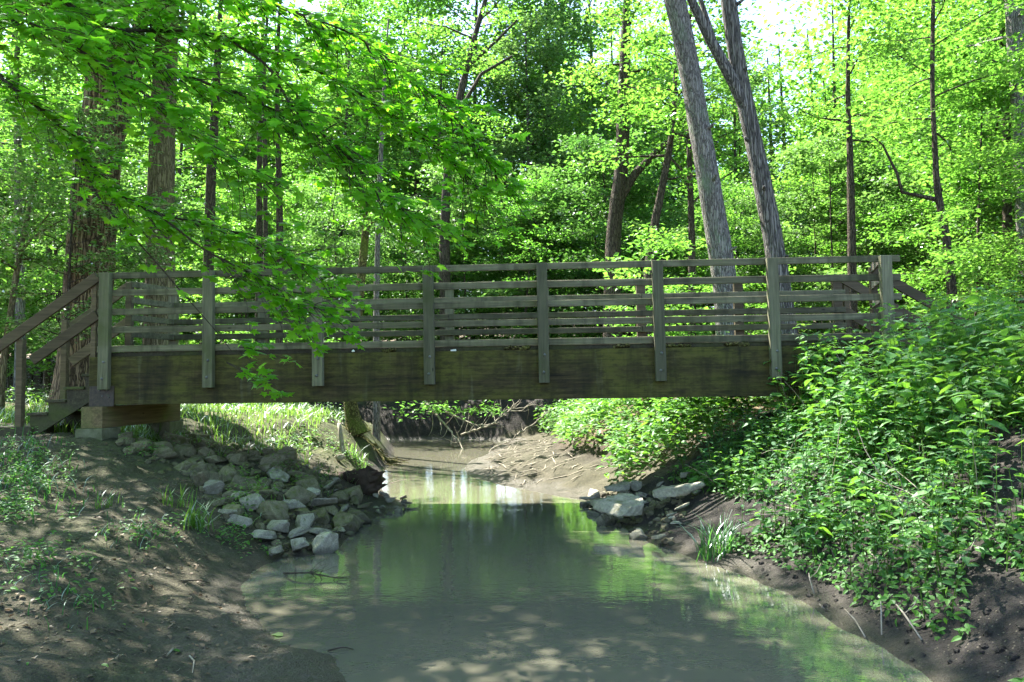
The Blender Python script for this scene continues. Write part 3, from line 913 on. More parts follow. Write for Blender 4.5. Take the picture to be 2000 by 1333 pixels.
def grow_limbs(wood, leaves, axis_pts, axis_r, t0, t1, n, Rf, dens, rise=(0.1, 0.6), flat=0.10, sub=6, k=6, spread=0.30, thin=None):
    """limbs off a trunk polyline; leaf points gather in flat sprays round the twigs"""
    az = rng.uniform(0, 6.28)
    N_ = len(axis_pts)
    for q in range(n):
        t = t0 + (t1 - t0) * (q + rng.random() * 0.8) / n
        f = t * (N_ - 1); i0 = min(int(f), N_ - 2); fr_ = f - i0
        p = axis_pts[i0] * (1 - fr_) + axis_pts[i0 + 1] * fr_
        r = axis_r[i0] * (1 - fr_) + axis_r[i0 + 1] * fr_
        az += 2.4 + rng.normal(0, 0.4)
        u = (t - t0) / max(t1 - t0, 1e-6)
        L = Rf(u) * rng.uniform(0.7, 1.15)
        if thin is not None and (math.cos(az - thin) > 0.35 or math.cos(az - thin + 2.75) > 0.82): L *= 0.35
        up = rise[0] + (rise[1] - rise[0]) * u + rng.normal(0, 0.1)
        C = curve(p, (math.cos(az), math.sin(az), up), L, 6, -0.035, 0.10)
        rl = min(r * 0.45, 0.02 + 0.012 * L)
        wood.tube(C, np.linspace(rl, rl * 0.22, 7), k, cap=False)
        for s_ in range(sub):
            v = 0.25 + 0.75 * (s_ + rng.random()) / sub
            f = v * 6; i1 = min(int(f), 5); b = C[i1] + (C[i1 + 1] - C[i1]) * (f - i1)
            dr = C[i1 + 1] - C[i1]; dr /= np.linalg.norm(dr)
            sg = 1 if (s_ % 2) else -1
            th = sg * rng.uniform(0.5, 1.1)
            d2 = np.array([dr[0] * math.cos(th) - dr[1] * math.sin(th), dr[0] * math.sin(th) + dr[1] * math.cos(th), dr[2] * 0.4 + rng.normal(0, 0.12)])
            L2 = L * rng.uniform(0.25, 0.5) * (1.15 - 0.5 * v)
            B = curve(b, d2, L2, 3, -0.05, 0.15)
            wood.tube(B, np.linspace(rl * 0.35, rl * 0.12, 4), 4, cap=False)
            m_ = max(3, int(dens * (L2 + 0.25)))
            g_ = rng.uniform(0.15, 1.1, m_) * 3
            i2 = np.clip(g_.astype(int), 0, 2)
            Q = B[i2] + (B[i2 + 1] - B[i2]) * (g_ - i2)[:, None]
            Q = Q + rng.normal(0, 1, (m_, 3)) * np.array([spread, spread, flat])
            leaves.append(Q)


def trunk_line(H, lean=(0, 0), n=10, wig=0.04):
    t = np.linspace(0, 1, n)
    P = np.stack([lean[0] * t, lean[1] * t, H * t], -1)
    w_ = np.cumsum(rng.normal(0, wig, (n, 2)), 0) * H / 10; w_ -= w_[0]
    P[:, :2] += w_ * 0.5
    return P


def make_tree(name, label, cat, H, base, R, n_limb, dens, leaf, r0, bark, lean=(0, 0), lm="far_leaf", rise=(0.05, 0.7), flat=0.10, sub=6, spread=0.3, shape="round", group=None, tilt=0.38, loc=(0, 0, 0)):
    root = thing(name, loc, label, cat, group)
    wood = MB(); L = []
    P = trunk_line(H, lean); t = np.linspace(0, 1, len(P))
    r = r0 * (1 - 0.82 * t) ; r[0] *= 1.35
    P[0, 2] -= 0.25
    wood.tube(P, r, 12 if r0 > 0.1 else 8, 0.05)
    Rf = (lambda u: R * (0.55 + 0.9 * u * (1 - u) * 2) * (1 - 0.55 * u ** 2)) if shape == "round" else (lambda u: R * (1 - 0.75 * u))
    grow_limbs(wood, L, P, r, base / H, 0.98, n_limb, Rf, dens, rise, flat, sub, 6, spread)
    wood.obj("trunk", M[bark], root)
    Q = np.concatenate(L); lf = MB()
    leaf_cloud(lf, QUAD, Q, leaf * rng.uniform(0.7, 1.25, len(Q)), tilt, 0.3)
    lf.obj("crown", M[lm], root)
    return root


# ------------------------------------------------------------------ forest prototypes
rng = np.random.default_rng(SEED_FOREST)
UND = []; CAN = []; SAP = []
for k in range(5):
    UND.append(make_tree("understory_tree", "x", "tree", rng.uniform(7.5, 10), rng.uniform(1.2, 2.2), rng.uniform(2.4, 3.2), 26, 60, (0.135, 0.115, 0.15, 0.16, 0.12)[k], 0.055, "bark",
                         (rng.uniform(-.8, .8), rng.uniform(-.8, .8)), flat=0.07, spread=0.26, sub=7, lm=("far_leaf", "dull_leaf")[k % 2]))
for k in range(4):
    CAN.append(make_tree("forest_tree", "x", "tree", rng.uniform(17, 22), rng.uniform(3.5, 6.0), rng.uniform(4.2, 5.2), 34, 46, 0.185, 0.15, "bark",
                         (rng.uniform(-1, 1), rng.uniform(-1, 1)), flat=0.16, spread=0.42, sub=8, lm=("far_leaf", "far_leaf", "dull_leaf", "far_leaf")[k]))
for k in range(3):
    SAP.append(make_tree("sapling", "x", "sapling", rng.uniform(2.6, 3.6), 0.5, rng.uniform(1.0, 1.4), 13, 44, 0.11, 0.022, "twig",
                         (rng.uniform(-.3, .3), rng.uniform(-.3, .3)), flat=0.05, spread=0.18, sub=5))
used = set()


def place(protos, x, y, label, group, sc=1.0, rz=None, var=None):
    k = rng.integers(0, len(protos)) if var is None else var
    p = protos[k]; z = hz(x, y) - 0.05
    rz = rng.uniform(0, 6.28) if rz is None else rz
    if id(p) not in used:
        used.add(id(p)); p.location = (x, y, z); p.rotation_euler = (0, 0, rz); p.scale = (sc,) * 3
        p["label"] = label; p["group"] = group
        return p
    return copy_tree(p, (x, y, z), rz, sc, label, group)


def zone_text(x, y):
    px_, _ = proj((x, y, 3.0))
    if px_ < 350: return "behind the left stair"
    if px_ < 900: return "behind the left half of the bridge"
    if px_ < 1330: return "behind the middle of the bridge"
    if px_ < 1620: return "behind the two leaning trunks"
    return "beyond the right end of the bridge"


placed = []


def ok(x, y, dmin, gap_top=None, H=8, R=3):
    if sdist([x], [y])[0] < 0.8: return False
    if any((x - a) ** 2 + (y - b) ** 2 < dmin ** 2 for a, b in placed): return False
    return True


def covers_gap(x, y, H, R):
    """keep the bright opening in the canopy clear"""
    dep = (np.array([x, y, 0]) - CAM) @ FW
    px_, py_ = proj((x, y, H)); rp = R / dep * F_PX
    return px_ + rp > 1455 and px_ - rp < 1575 and py_ < 160


n = 0; tries = 0
while n < 60 and tries < 4000:
    tries += 1
    y = rng.uniform(9, 52); x = 6 + rng.uniform(-1, 1) * (y + 14) * 0.85
    if 1.5 < x < 8 and y < 17: continue
    if not ok(x, y, 2.8) or covers_gap(x, y, 20, 4.6): continue
    if math.hypot(x + 4.5, y - 12.5) < 5.5 or math.hypot(x + 3.5, y - 21) < 7.5 or math.hypot(x - 8, y - 21) < 5.5 or math.hypot(x - 0.8, y - 8.8) < 5.0: continue
    sc = rng.uniform(0.8, 1.15); placed.append((x, y))
    place(CAN, x, y, "tall leafy forest tree " + zone_text(x, y), "tall trees " + zone_text(x, y), sc); n += 1
n = 0; tries = 0
while n < 145 and tries < 6000:
    tries += 1
    y = 4.5 + 38 * rng.random() ** 1.3; x = 6 + rng.uniform(-1, 1) * (y + 12) * 0.82
    if 0.5 < x < 8.5 and y < 17: continue
    if y < 9 and x < 1: continue
    if math.hypot(x + 2.2, y - 9.5) < 4.3: continue
    if not ok(x, y, 2.3) or covers_gap(x, y, 11.5, 3.8) or (x > 10.5 and y < 13 and rng.random() < 0.35): continue
    placed.append((x, y))
    place(UND, x, y, "slender understory tree with layered leaves " + zone_text(x, y), "understory trees " + zone_text(x, y), rng.uniform(0.7, 1.15)); n += 1
n = 0; tries = 0
while n < 60 and tries < 6000:
    tries += 1
    y = 3.5 + 22 * rng.random(); x = 6 + rng.uniform(-1, 1) * (y + 11) * 0.8
    if 0.2 < x < 8.0 and y < 16: continue
    if not ok(x, y, 0.8) or (-3.6 < x < 0.5 and y < 8.5): continue
    placed.append((x, y))
    place(SAP, x, y, "thin leafy sapling on the forest floor " + zone_text(x, y), "saplings " + zone_text(x, y), rng.uniform(0.6, 1.2)); n += 1

for x, y, sc in [(-2.7, 3.3, 0.7)]:
    place(UND, x, y, "slender understory tree beside the mossy tree and the pale trunk", "understory trees on the left bank by the bridge", sc)
# far wood, one mass
fw = MB(); fl_ = []
for k in range(190):
    a = rng.uniform(-0.85, 0.85); dist = rng.uniform(52, 85)
    x = 6 + dist * math.sin(a) ; y = -10 + dist * math.cos(a); z = hz(x, y); H = rng.uniform(20, 29)
    if 1420 < proj((x, y, 5))[0] < 1620: H = rng.uniform(22, 27)
    fw.tube(np.array([(x, y, z - .3), (x + rng.normal(0, .3), y, z + H * .5), (x + rng.normal(0, .6), y, z + H * .9)]), [0.22, 0.15, 0.05], 6, cap=False)
    m_ = 900
    u = rng.normal(size=(m_, 3)); u /= np.linalg.norm(u, axis=1)[:, None]; u *= rng.random(m_)[:, None] ** 0.4
    fl_.append(np.array([x, y, z + H * 0.55]) + u * np.array([3.6, 3.6, H * 0.5]))
Q = np.concatenate(fl_); lf = MB(); leaf_cloud(lf, QUAD, Q, rng.uniform(0.3, 0.55, len(Q)), 0.5, 0.3)
fo = lf.obj("far_woods", M["far_leaf"])
tag(fo, "hazy mass of far forest trees closing the view", "woods", kind="stuff")
ft = fw.obj("trunk", M["bark"], fo); ft["kind"] = "stuff"

# ------------------------------------------------------------------ singled-out trees
rng = np.random.default_rng(SEED_BIG)
def big_tree(name, label, pts, bark, sides=28, amp=0.05, limb_t=(0.6, 0.98), n_limb=26, R=5.0, dens=52, leaf=0.17, group=None, extra=None, top=None, flat=0.15, spread=0.42, rise=(0.1, 0.7), sub=8, cat="tree", thin=None):
    """pts: (px, py, Y, width in px) up the trunk, then optional world points above the frame"""
    P = []; R_ = []
    for px_, py_, Y, wpx in pts:
        p = at(px_, py_, Y); P.append(p); R_.append(wpx / 2 / F_PX * ((p - CAM) @ FW))
    base = P[0].copy(); base[2] = hz(base[0], base[1]) - 0.2
    if base[2] < P[0][2] - 0.3: P.insert(0, base); R_.insert(0, R_[0] * 1.25)
    for dx, dy, dz, r in (top or []):
        P.append(P[-1] + np.array([dx, dy, dz])); R_.append(r)
    P = np.array(P); R_ = np.array(R_)
    # resample
    s = np.concatenate([[0], np.cumsum(np.linalg.norm(np.diff(P, axis=0), axis=1))]); m_ = max(12, int(s[-1] / 0.35))
    ss = np.linspace(0, s[-1], m_)
    P2 = np.stack([np.interp(ss, s, P[:, q]) for q in range(3)], -1)
    for _ in range(3): P2[1:-1] = (P2[:-2] + 2 * P2[1:-1] + P2[2:]) / 4
    R2 = np.interp(ss, s, R_)
    root = thing(name, tuple(P2[0]), label, cat, group)
    wood = MB(); wood.tube(P2, R2, sides, amp)
    L = []
    if name == "leaning_tree":
        for q in (0.16, 0.24, 0.31, 0.4, 0.47, 0.55):
            i_ = int(q * m_); a_ = rng.uniform(-2.8, -0.3); dv = np.array([math.cos(a_), math.sin(a_), 0.35]); b_ = P2[i_] + dv * R2[i_] * 0.7
            wood.tube(np.array([b_, b_ + dv * 0.09, b_ + dv * rng.uniform(0.12, 0.22)]), [0.055, 0.035, 0.02], 8, 0.15)
    for e in (extra or []):
        E_ = np.array([at(a, b, c) for a, b, c, _ in e]); er = np.array([q[3] / 2 / F_PX * ((pp - CAM) @ FW) for q, pp in zip(e, E_)])
        wood.tube(E_, er, 10, 0.05)
    if n_limb:
        grow_limbs(wood, L, P2, R2, limb_t[0], limb_t[1], n_limb, (lambda u: R * (0.6 + 1.5 * u * (1 - u)) * (1 - 0.5 * u ** 2)), dens, rise, flat, sub, 7, spread, thin)
    local(wood.obj("trunk", M[bark]), root)
    if L:
        Q = np.concatenate(L); lf = MB(); leaf_cloud(lf, QUAD, Q, leaf * rng.uniform(0.7, 1.25, len(Q)), 0.38, 0.3)
        local(lf.obj("crown", M["far_leaf"]), root)
    return root


big_tree("oak_tree", "massive trunk with deeply furrowed brown bark behind the left stair", [(160, 770, 4.6, 108), (165, 660, 4.6, 92), (176, 520, 4.6, 84), (186, 380, 4.6, 78), (205, 200, 4.6, 74), (215, 60, 4.6, 70)],
         "oak", 40, 0.04, (0.45, 0.98), 38, 5.8, 60, 0.17, top=[(0.1, 0.1, 3, 0.28), (0.2, 0, 3, 0.2), (0.3, 0, 3, 0.1)],
         extra=[[(200, 360, 4.6, 40), (222, 270, 4.62, 40), (245, 205, 4.7, 36), (265, 130, 4.9, 32), (275, 50, 5.2, 28), (280, -60, 5.5, 22)]], thin=1.0)  # crown dense for shade, limbs shortened where sun should reach water and trail
big_tree("leaning_tree", "thicker smooth grey trunk leaning left behind the right half of the bridge", [(1425, 690, 5.2, 50), (1418, 560, 5.2, 47), (1400, 450, 5.2, 44), (1372, 280, 5.2, 42), (1340, 100, 5.2, 41), (1312, -30, 5.2, 40)],
         "grey", 28, 0.025, (0.66, 0.98), 30, 5.2, 52, 0.16, top=[(-1.2, -0.4, 2.5, 0.17), (-1.6, -0.6, 3, 0.12), (-1.0, -0.3, 2.5, 0.06)])  # unseen top leaned further left so its crown shades the right bank
big_tree("leaning_tree", "thinner shaggy grey trunk forking low, leaning left behind the right half of the bridge",
         [(1545, 690, 5.6, 40), (1525, 560, 5.6, 37), (1508, 450, 5.6, 35), (1475, 290, 5.6, 33), (1450, 180, 5.6, 33), (1430, 60, 5.6, 31), (1418, -40, 5.6, 29)],
         "shag", 26, 0.04, (0.76, 0.98), 14, 3.6, 52, 0.16, top=[(-0.2, 0.2, 2.5, 0.14), (-0.3, 0.3, 3, 0.10), (-0.3, 0.3, 2.5, 0.05)],
         extra=[[(1456, 210, 5.55, 26), (1432, 160, 5.5, 24), (1405, 110, 5.45, 22), (1378, 60, 5.4, 19), (1350, 0, 5.3, 16), (1335, -60, 5.2, 14)],
                [(1400, 100, 5.5, 12), (1385, 50, 5.6, 11), (1368, 0, 5.7, 10), (1355, -50, 5.8, 9)]])
big_tree("pale_trunk_tree", "broad pale ridged trunk standing just behind the left end of the bridge", [(312, 690, 5.4, 62), (312, 560, 5.4, 55), (313, 420, 5.4, 50), (318, 260, 5.4, 46), (325, 80, 5.4, 42)],
         "pale", 30, 0.03, (0.7, 0.98), 9, 2.8, 40, 0.17, top=[(0.1, 0, 3, 0.2), (0, 0, 3, 0.14), (0, 0, 2, 0.07)])
for lab, pts, bark, kw in [
    ("dark trunk with upswept limbs behind the middle of the bridge", [(1195, 560, 12, 34), (1198, 440, 12, 30), (1215, 330, 12, 26), (1218, 200, 12, 24), (1222, 60, 12, 20)], "bark",
     dict(extra=[[(1205, 400, 12, 18), (1240, 340, 12, 15), (1290, 290, 12, 11), (1310, 270, 12, 7)]])),
    ("brown trunk leaning right just left of the thicker leaning trunk", [(1262, 640, 9, 24), (1270, 480, 9, 19), (1282, 420, 9, 17), (1300, 330, 9, 14), (1316, 250, 9, 10)], "bark", {}),
    ("straight black trunk seen between the thicker leaning trunk and a bridge post", [(1352, 650, 10, 15), (1352, 480, 10, 13), (1346, 300, 10, 11), (1344, 180, 10, 9)], "bark",
     dict(extra=[[(1350, 380, 10, 6), (1330, 330, 10, 5), (1300, 300, 10, 4)], [(1350, 400, 10, 5), (1380, 370, 10, 4), (1440, 330, 10, 3)]])),
    ("crooked dark trunk with one low bent limb beyond the right end of the bridge", [(1860, 560, 6.0, 18), (1850, 470, 6.0, 16), (1838, 400, 6.0, 15), (1826, 380, 6.0, 14), (1828, 300, 6.0, 10), (1820, 200, 6.0, 8)], "bark",
     dict(extra=[[(1836, 392, 6, 11), (1800, 384, 6, 8), (1762, 376, 6, 7), (1752, 340, 6, 6), (1725, 285, 6, 4), (1700, 262, 6, 2)]])),
    ("pale rough trunk cut by the right edge of the view", [(2003, 420, 9, 34), (1998, 270, 9, 32), (1990, 180, 9, 32), (1983, 90, 9, 30), (1978, -20, 9, 28)], "grey", {}),
    ("slim dark trunk behind the bridge top rail near its right end", [(1665, 620, 9.5, 20), (1664, 480, 9.5, 16), (1662, 380, 9.5, 14), (1660, 290, 9.5, 12), (1655, 180, 9.5, 9)], "bark", {}),
    ("dark forked limb tree high in the leaves above the middle of the bridge", [(868, 470, 17, 20), (872, 360, 17, 18), (885, 250, 17, 15), (905, 160, 17, 13), (930, 60, 17, 11), (955, -20, 17, 9)], "bark",
     dict(extra=[[(890, 230, 17, 9), (940, 145, 17.2, 7), (1000, 110, 17.4, 5)], [(915, 130, 17, 7), (970, 80, 16.8, 5), (1010, 40, 16.6, 4)]])),
    ("slim trunk left of the row of thin trunks behind the maple leaves", [(505, 640, 11, 14), (507, 480, 11, 12), (506, 380, 11, 11), (507, 270, 11, 10), (508, 150, 11, 8)], "bark", dict(n_limb=0)),
    ("brown thin trunk in the middle of the row behind the maple leaves", [(520, 640, 10, 12), (519, 480, 10, 10), (518, 380, 10, 9), (517, 270, 10, 8), (515, 150, 10, 6)], "bark", dict(n_limb=0)),
    ("reddish thin trunk right in the row behind the maple leaves", [(545, 640, 10.5, 15), (547, 500, 10.5, 13), (546, 380, 10.5, 12), (543, 265, 10.5, 10), (540, 130, 10.5, 8)], "bark", dict(n_limb=0)),
    ("slim grey trunk behind the third railing bay", [(735, 640, 9, 12), (736, 520, 9, 11), (740, 400, 9, 10), (745, 280, 9, 8)], "grey", dict(n_limb=0)),
    ("dark trunk standing left of the furrowed oak in the shade", [(92, 700, 14, 12), (95, 560, 14, 11), (97, 440, 14, 10), (100, 300, 14, 9)], "bark", {}),
    ("dim grey trunk farthest left behind the stair handrail", [(40, 700, 8, 20), (40, 560, 8, 17), (38, 440, 8, 16), (35, 300, 8, 14), (30, 150, 8, 12)], "grey", {}),
    ("tall dark trunk rising through the leaves right of the furrowed oak", [(405, 600, 11, 22), (408, 470, 11, 20), (412, 350, 11, 18), (418, 260, 11, 17), (425, 100, 11, 14)], "bark", dict(n_limb=3)),
]:
    p0 = pts[-1]
    big_tree("woodland_tree", lab, pts, bark, 12, 0.05, (0.55, 1.0), R=2.4, dens=44, leaf=0.13, group=None, **({"n_limb": 12} | kw), top=[(0.1, 0, 1.8, 0.04), (0.1, 0, 1.5, 0.02)], flat=0.08, spread=0.28, sub=6)
# pale sapling trunk leaning at the left edge
big_tree("leaning_sapling", "pale thin sapling leaning right at the left edge in front of the forest", [(2, 720, 3.0, 13), (18, 640, 3.0, 12), (28, 560, 3.0, 11), (38, 490, 3.0, 10), (60, 400, 3.2, 9), (75, 320, 3.4, 7)], "pale", 10, 0.04,
         (0.5, 1.0), 10, 1.3, 44, 0.11, flat=0.05, spread=0.2, sub=5, extra=[[(36, 500, 3, 6), (60, 468, 3, 5), (78, 455, 3, 4), (130, 425, 3, 2)]], cat="sapling")

# root tree on the left bank seen under the bridge
rt = big_tree("mossy_tree", "mossy curved trunk with bare roots on the eroded left bank seen under the bridge", [(700, 850, 6.2, 52), (686, 830, 6.2, 34), (676, 810, 6.2, 26), (680, 780, 6.2, 25), (690, 700, 6.4, 22), (700, 600, 6.6, 19), (712, 480, 6.8, 16), (720, 380, 7, 13)],
              "mossbark", 16, 0.05, (0.8, 1.0), 3, 1.3, 44, 0.12, flat=0.07, spread=0.25, sub=6)
rw = MB(); p0 = on_ground(700, 850)
for k in range(34):
    a = rng.uniform(-2.4, 1.0); C = [p0 + np.array([0, 0, 0.12])]
    d_ = np.array([math.cos(a), math.sin(a) * 0.8, 0.05])
    for q in range(9):
        n_ = C[-1] + d_ * rng.uniform(0.09, 0.16); n_[2] = max(hz(n_[0], n_[1]), 0.02) + 0.02 + rng.normal(0, 0.02)
        d_ = d_ + rng.normal(0, 0.25, 3) * np.array([1, 1, 0]); d_ /= np.linalg.norm(d_); C.append(n_)
    rw.tube(np.array(C), np.linspace(0.035, 0.006, 10) * rng.uniform(0.35, 1.2), 6, 0.1)
local(rw.obj("root", M["mossbark"]), rt)

# trees out of frame that close the canopy over the creek
for k, (x, y, sc, var) in enumerate([(-13, -1.5, 1.05, 2), (-2.0, 36.0, 1.45, 0), (1.8, 33.0, 1.4, 1), (6.5, 31.0, 1.3, 2), (9.5, 36, 1.35, 3)]):
    place(CAN, x, y, "tall forest tree closing the canopy " + ("at the far bend of the creek" if y > 0 else "beyond the left end of the stair"), "canopy trees by the creek", sc, var=var)

rng = np.random.default_rng(SEED_MAPLE)
# ------------------------------------------------------------------ near maple hanging in from the upper left
mp = thing("maple_tree", (-0.6, -4.6, hz(-0.6, -4.6)), "maple with long dark branches and lobed leaves hanging in from the upper left", "tree")
wood = MB(); leafP = []; leafN = []; leafD = []
TR = curve((-0.6, -4.6, hz(-0.6, -4.6) - 0.2), (0.02, 0.03, 1), 13, 14, 0, 0.03)
wood.tube(TR, np.linspace(0.2, 0.05, 15), 16, 0.05)


def spray(b, dr, L, m_, drop=0.10):
    """a flat fan of leaves along a thin twig"""
    dr = dr / np.linalg.norm(dr)
    B = curve(b, dr, L, 5, -drop, 0.10)
    wood.tube(B, np.linspace(0.0045, 0.0015, 6), 4, cap=False)
    g_ = rng.uniform(0.05, 1.0, m_) * 5; i2 = np.clip(g_.astype(int), 0, 4)
    q = B[i2] + (B[i2 + 1] - B[i2]) * (g_ - i2)[:, None]
    hd = np.array([dr[0], dr[1], 0]); hd /= np.linalg.norm(hd) + 1e-9
    sd = np.array([-hd[1], hd[0], 0])
    sgn = rng.choice([-1, 1], m_)
    D = hd[None] * rng.uniform(0.2, 1.0, (m_, 1)) + sd[None] * (sgn * rng.uniform(0.2, 1.0, m_))[:, None] + np.array([0, 0, -0.35]) + rng.normal(0, 0.12, (m_, 3))
    q = q + D * rng.uniform(0.02, 0.07, (m_, 1))
    Nn = np.array([0.25, -0.30, 1.0]) + rng.normal(0, 0.34, (m_, 3))
    leafP.append(q); leafN.append(Nn); leafD.append(D)


LIMBS = [
    ([(60, -60, -4.6), (110, 10, -4.6), (150, 50, -4.55), (200, 62, -4.5), (300, 55, -4.4), (440, 72, -4.3), (520, 95, -4.2), (600, 125, -4.1), (700, 180, -4.0), (800, 250, -3.8), (900, 330, -3.6), (960, 400, -3.5)], 11),
    ([(80, -60, -4.9), (110, 0, -4.9), (230, 60, -4.9), (300, 125, -4.8), (370, 155, -4.7), (430, 170, -4.6), (520, 205, -4.5), (600, 260, -4.4), (660, 330, -4.2), (760, 400, -4.0), (860, 450, -3.8)], 10),
    ([(-60, 90, -4.4), (0, 150, -4.4), (60, 200, -4.4), (130, 255, -4.3), (180, 340, -4.2), (215, 370, -4.2), (280, 410, -4.1), (340, 425, -4.0), (420, 440, -3.9), (500, 470, -3.7), (600, 520, -3.5), (660, 560, -3.4)], 9),
    ([(160, 310, -4.3), (195, 400, -4.3), (260, 460, -4.2), (320, 530, -4.1), (380, 600, -4.0), (430, 650, -3.9), (455, 690, -3.9)], 5),
    ([(440, 72, -4.3), (530, 130, -4.5), (560, 200, -4.6), (640, 270, -4.6), (700, 330, -4.5), (760, 400, -4.4), (840, 430, -4.3)], 6),
    ([(430, -30, -4.8), (560, 20, -4.7), (680, 60, -4.5), (780, 130, -4.3), (880, 220, -4.0), (960, 320, -3.8), (1000, 380, -3.7)], 6),
    ([(300, 410, -4.1), (400, 490, -4.1), (480, 530, -4.0), (560, 575, -3.9), (640, 610, -3.8)], 5),
    ([(-60, 20, -5.4), (60, 40, -5.4), (180, 110, -5.3), (300, 200, -5.2), (420, 290, -5.1), (520, 360, -5.0)], 5),
]
TRUNK_PTS = {0: 5.2, 1: 5.6, 2: 4.6, 5: 6.4, 7: 6.0}
for k, (pts, wpx) in enumerate(LIMBS):
    P = np.array([at(a, b, c) for a, b, c in pts])
    if k in TRUNK_PTS:
        hgt = TRUNK_PTS[k]; j0 = np.argmin(np.abs(TR[:, 2] - hgt)); s0 = TR[j0]
        mid = (s0 + P[0]) / 2 + np.array([0, 0, 0.15]); P = np.concatenate([[s0, mid], P])
    s = np.concatenate([[0], np.cumsum(np.linalg.norm(np.diff(P, axis=0), axis=1))]); m_ = int(s[-1] / 0.12)
    ss = np.linspace(0, s[-1], m_); P = np.stack([np.interp(ss, s, P[:, q]) for q in range(3)], -1)
    P[1:-1] += rng.normal(0, 0.008, P[1:-1].shape)
    for _ in range(2): P[1:-1] = (P[:-2] + 2 * P[1:-1] + P[2:]) / 4
    r0_ = wpx / 2 / F_PX * 6
    wood.tube(P, np.linspace(r0_ * (1.5 if k in TRUNK_PTS else 1), 0.003, m_), 7, 0.05, cap=False)
    px_, py_ = zip(*[proj(p) for p in P])
    for q in range(4, m_ - 1):
        if px_[q] < -120 or py_[q] < -200: continue
        prog = q / m_
        if k == 3 and prog > 0.25: continue
        for _ in range((2 if k in (2, 3) else 3) if prog < 0.4 else 5):
            dr = P[q + 1] - P[q - 1]; dr /= np.linalg.norm(dr); th = rng.choice([-1, 1]) * rng.uniform(0.2, 1.4)
            d2 = np.array([dr[0] * math.cos(th) - dr[1] * math.sin(th), dr[0] * math.sin(th) + dr[1] * math.cos(th), dr[2] + rng.normal(0.05, 0.42)])
            L = rng.uniform(0.3, 0.95) * (1.1 - 0.5 * prog)
            spray(P[q], d2, L, int(4 + 10 * L), 0.05)
    if k != 3: spray(P[-1], P[-1] - P[-3], 0.35, 10)
# hanging sprig in front of the girder
b = at(452, 690, -3.9)
for dx, dz, L in ((0.9, -0.35, 0.55), (0.8, -0.55, 0.5), (1, -0.2, 0.45), (0.7, -0.1, 0.4), (1.0, -0.5, 0.62)):
    spray(b + rng.normal(0, 0.05, 3), np.array([dx, rng.normal(0, 0.25), dz]), L, 15, 0.03)
# the crown out of frame above, widened and thickened to shade mud and water
cl = []
grow_limbs(wood, cl, TR, np.linspace(0.2, 0.05, 15), 0.50, 0.98, 44, lambda u: 6.6 * (1 - 0.35 * u), 54, (0.1, 0.6), 0.10, 7, 6, 0.3)
lf = MB()
Q = np.concatenate(leafP)
leaf_cloud(lf, MAPLE, Q, rng.uniform(0.062, 0.105, len(Q)), D=np.concatenate(leafD), Nn=np.concatenate(leafN))
Q2 = np.concatenate(cl)
Q2 = Q2[[not (lambda a: (-50 < a[0] < 2050 and a[1] > -20))(proj(p)) for p in Q2]] if len(Q2) < 60000 else Q2
leaf_cloud(lf, QUAD, Q2, rng.uniform(0.11, 0.17, len(Q2)), 0.35, 0.3)
local(wood.obj("trunk", M["twig"]), mp)
local(lf.obj("crown", M["maple_leaf"]), mp)

rng = np.random.default_rng(SEED_GREEN)
# ------------------------------------------------------------------ undergrowth
def plants(mb, st, X, Y, hmin, hmax, leaf, pairs=6, lean=0.15, face=(0, 0)):
    Zs = terrain(X, Y)
    for x, y, z in zip(X, Y, Zs):
        h = rng.uniform(hmin, hmax); n_ = max(3, int(pairs * h / hmax + rng.integers(-1, 2)))
        d_ = np.array([rng.normal(face[0], lean), rng.normal(face[1], lean), 1.0])
        C = curve((x, y, z - 0.02), d_, h, 5, -0.01, 0.06)
        if st is not None: st.tube(C, np.linspace(0.005, 0.0018, 6), 4, cap=False)
        P = []; D = []
        a = rng.uniform(0, 6.28)
        for k in range(n_):
            u = 0.25 + 0.75 * (k + 0.6) / n_
            f = min(u, 0.999) * 5; i0 = int(f); b = C[i0] + (C[i0 + 1] - C[i0]) * (f - i0)
            a += 1.57 + rng.normal(0, 0.3)
            for s_ in (0, PI):
                dd = np.array([math.cos(a + s_), math.sin(a + s_), rng.uniform(-0.35, 0.25)])
                P.append(b + dd * 0.025); D.append(dd)
        for q in range(3):
            aa = rng.uniform(0, 6.28); P.append(C[-1]); D.append(np.array([math.cos(aa), math.sin(aa), 0.35]))
        P = np.array(P); D = np.array(D)
        S = leaf * rng.uniform(0.65, 1.2, len(P)) * rng.uniform(0.75, 1.25); S[-3:] *= 0.6
        Nn = np.array([0, 0, 1.0]) + rng.normal(0, 0.28, P.shape)
        leaf_cloud(mb, HERB, P, S, D=D, Nn=Nn)


def scatter(n, test, box):
    X = []; Y = []
    c = 0
    while len(X) < n and c < 60:
        c += 1
        x = rng.uniform(box[0], box[1], n * 2); y = rng.uniform(box[2], box[3], n * 2)
        k = test(x, y); X += list(x[k]); Y += list(y[k])
    return np.array(X[:n]), np.array(Y[:n])


def right_bank(x, y):
    z, d, r = terrain(x, y, True); return z, d, r


dirt = lambda x, y: (x > 8.9 + 0.0 * y) & (y < -3.0) & (x - 9.35 > -0.55 * (y + 3.2) * -1.0)


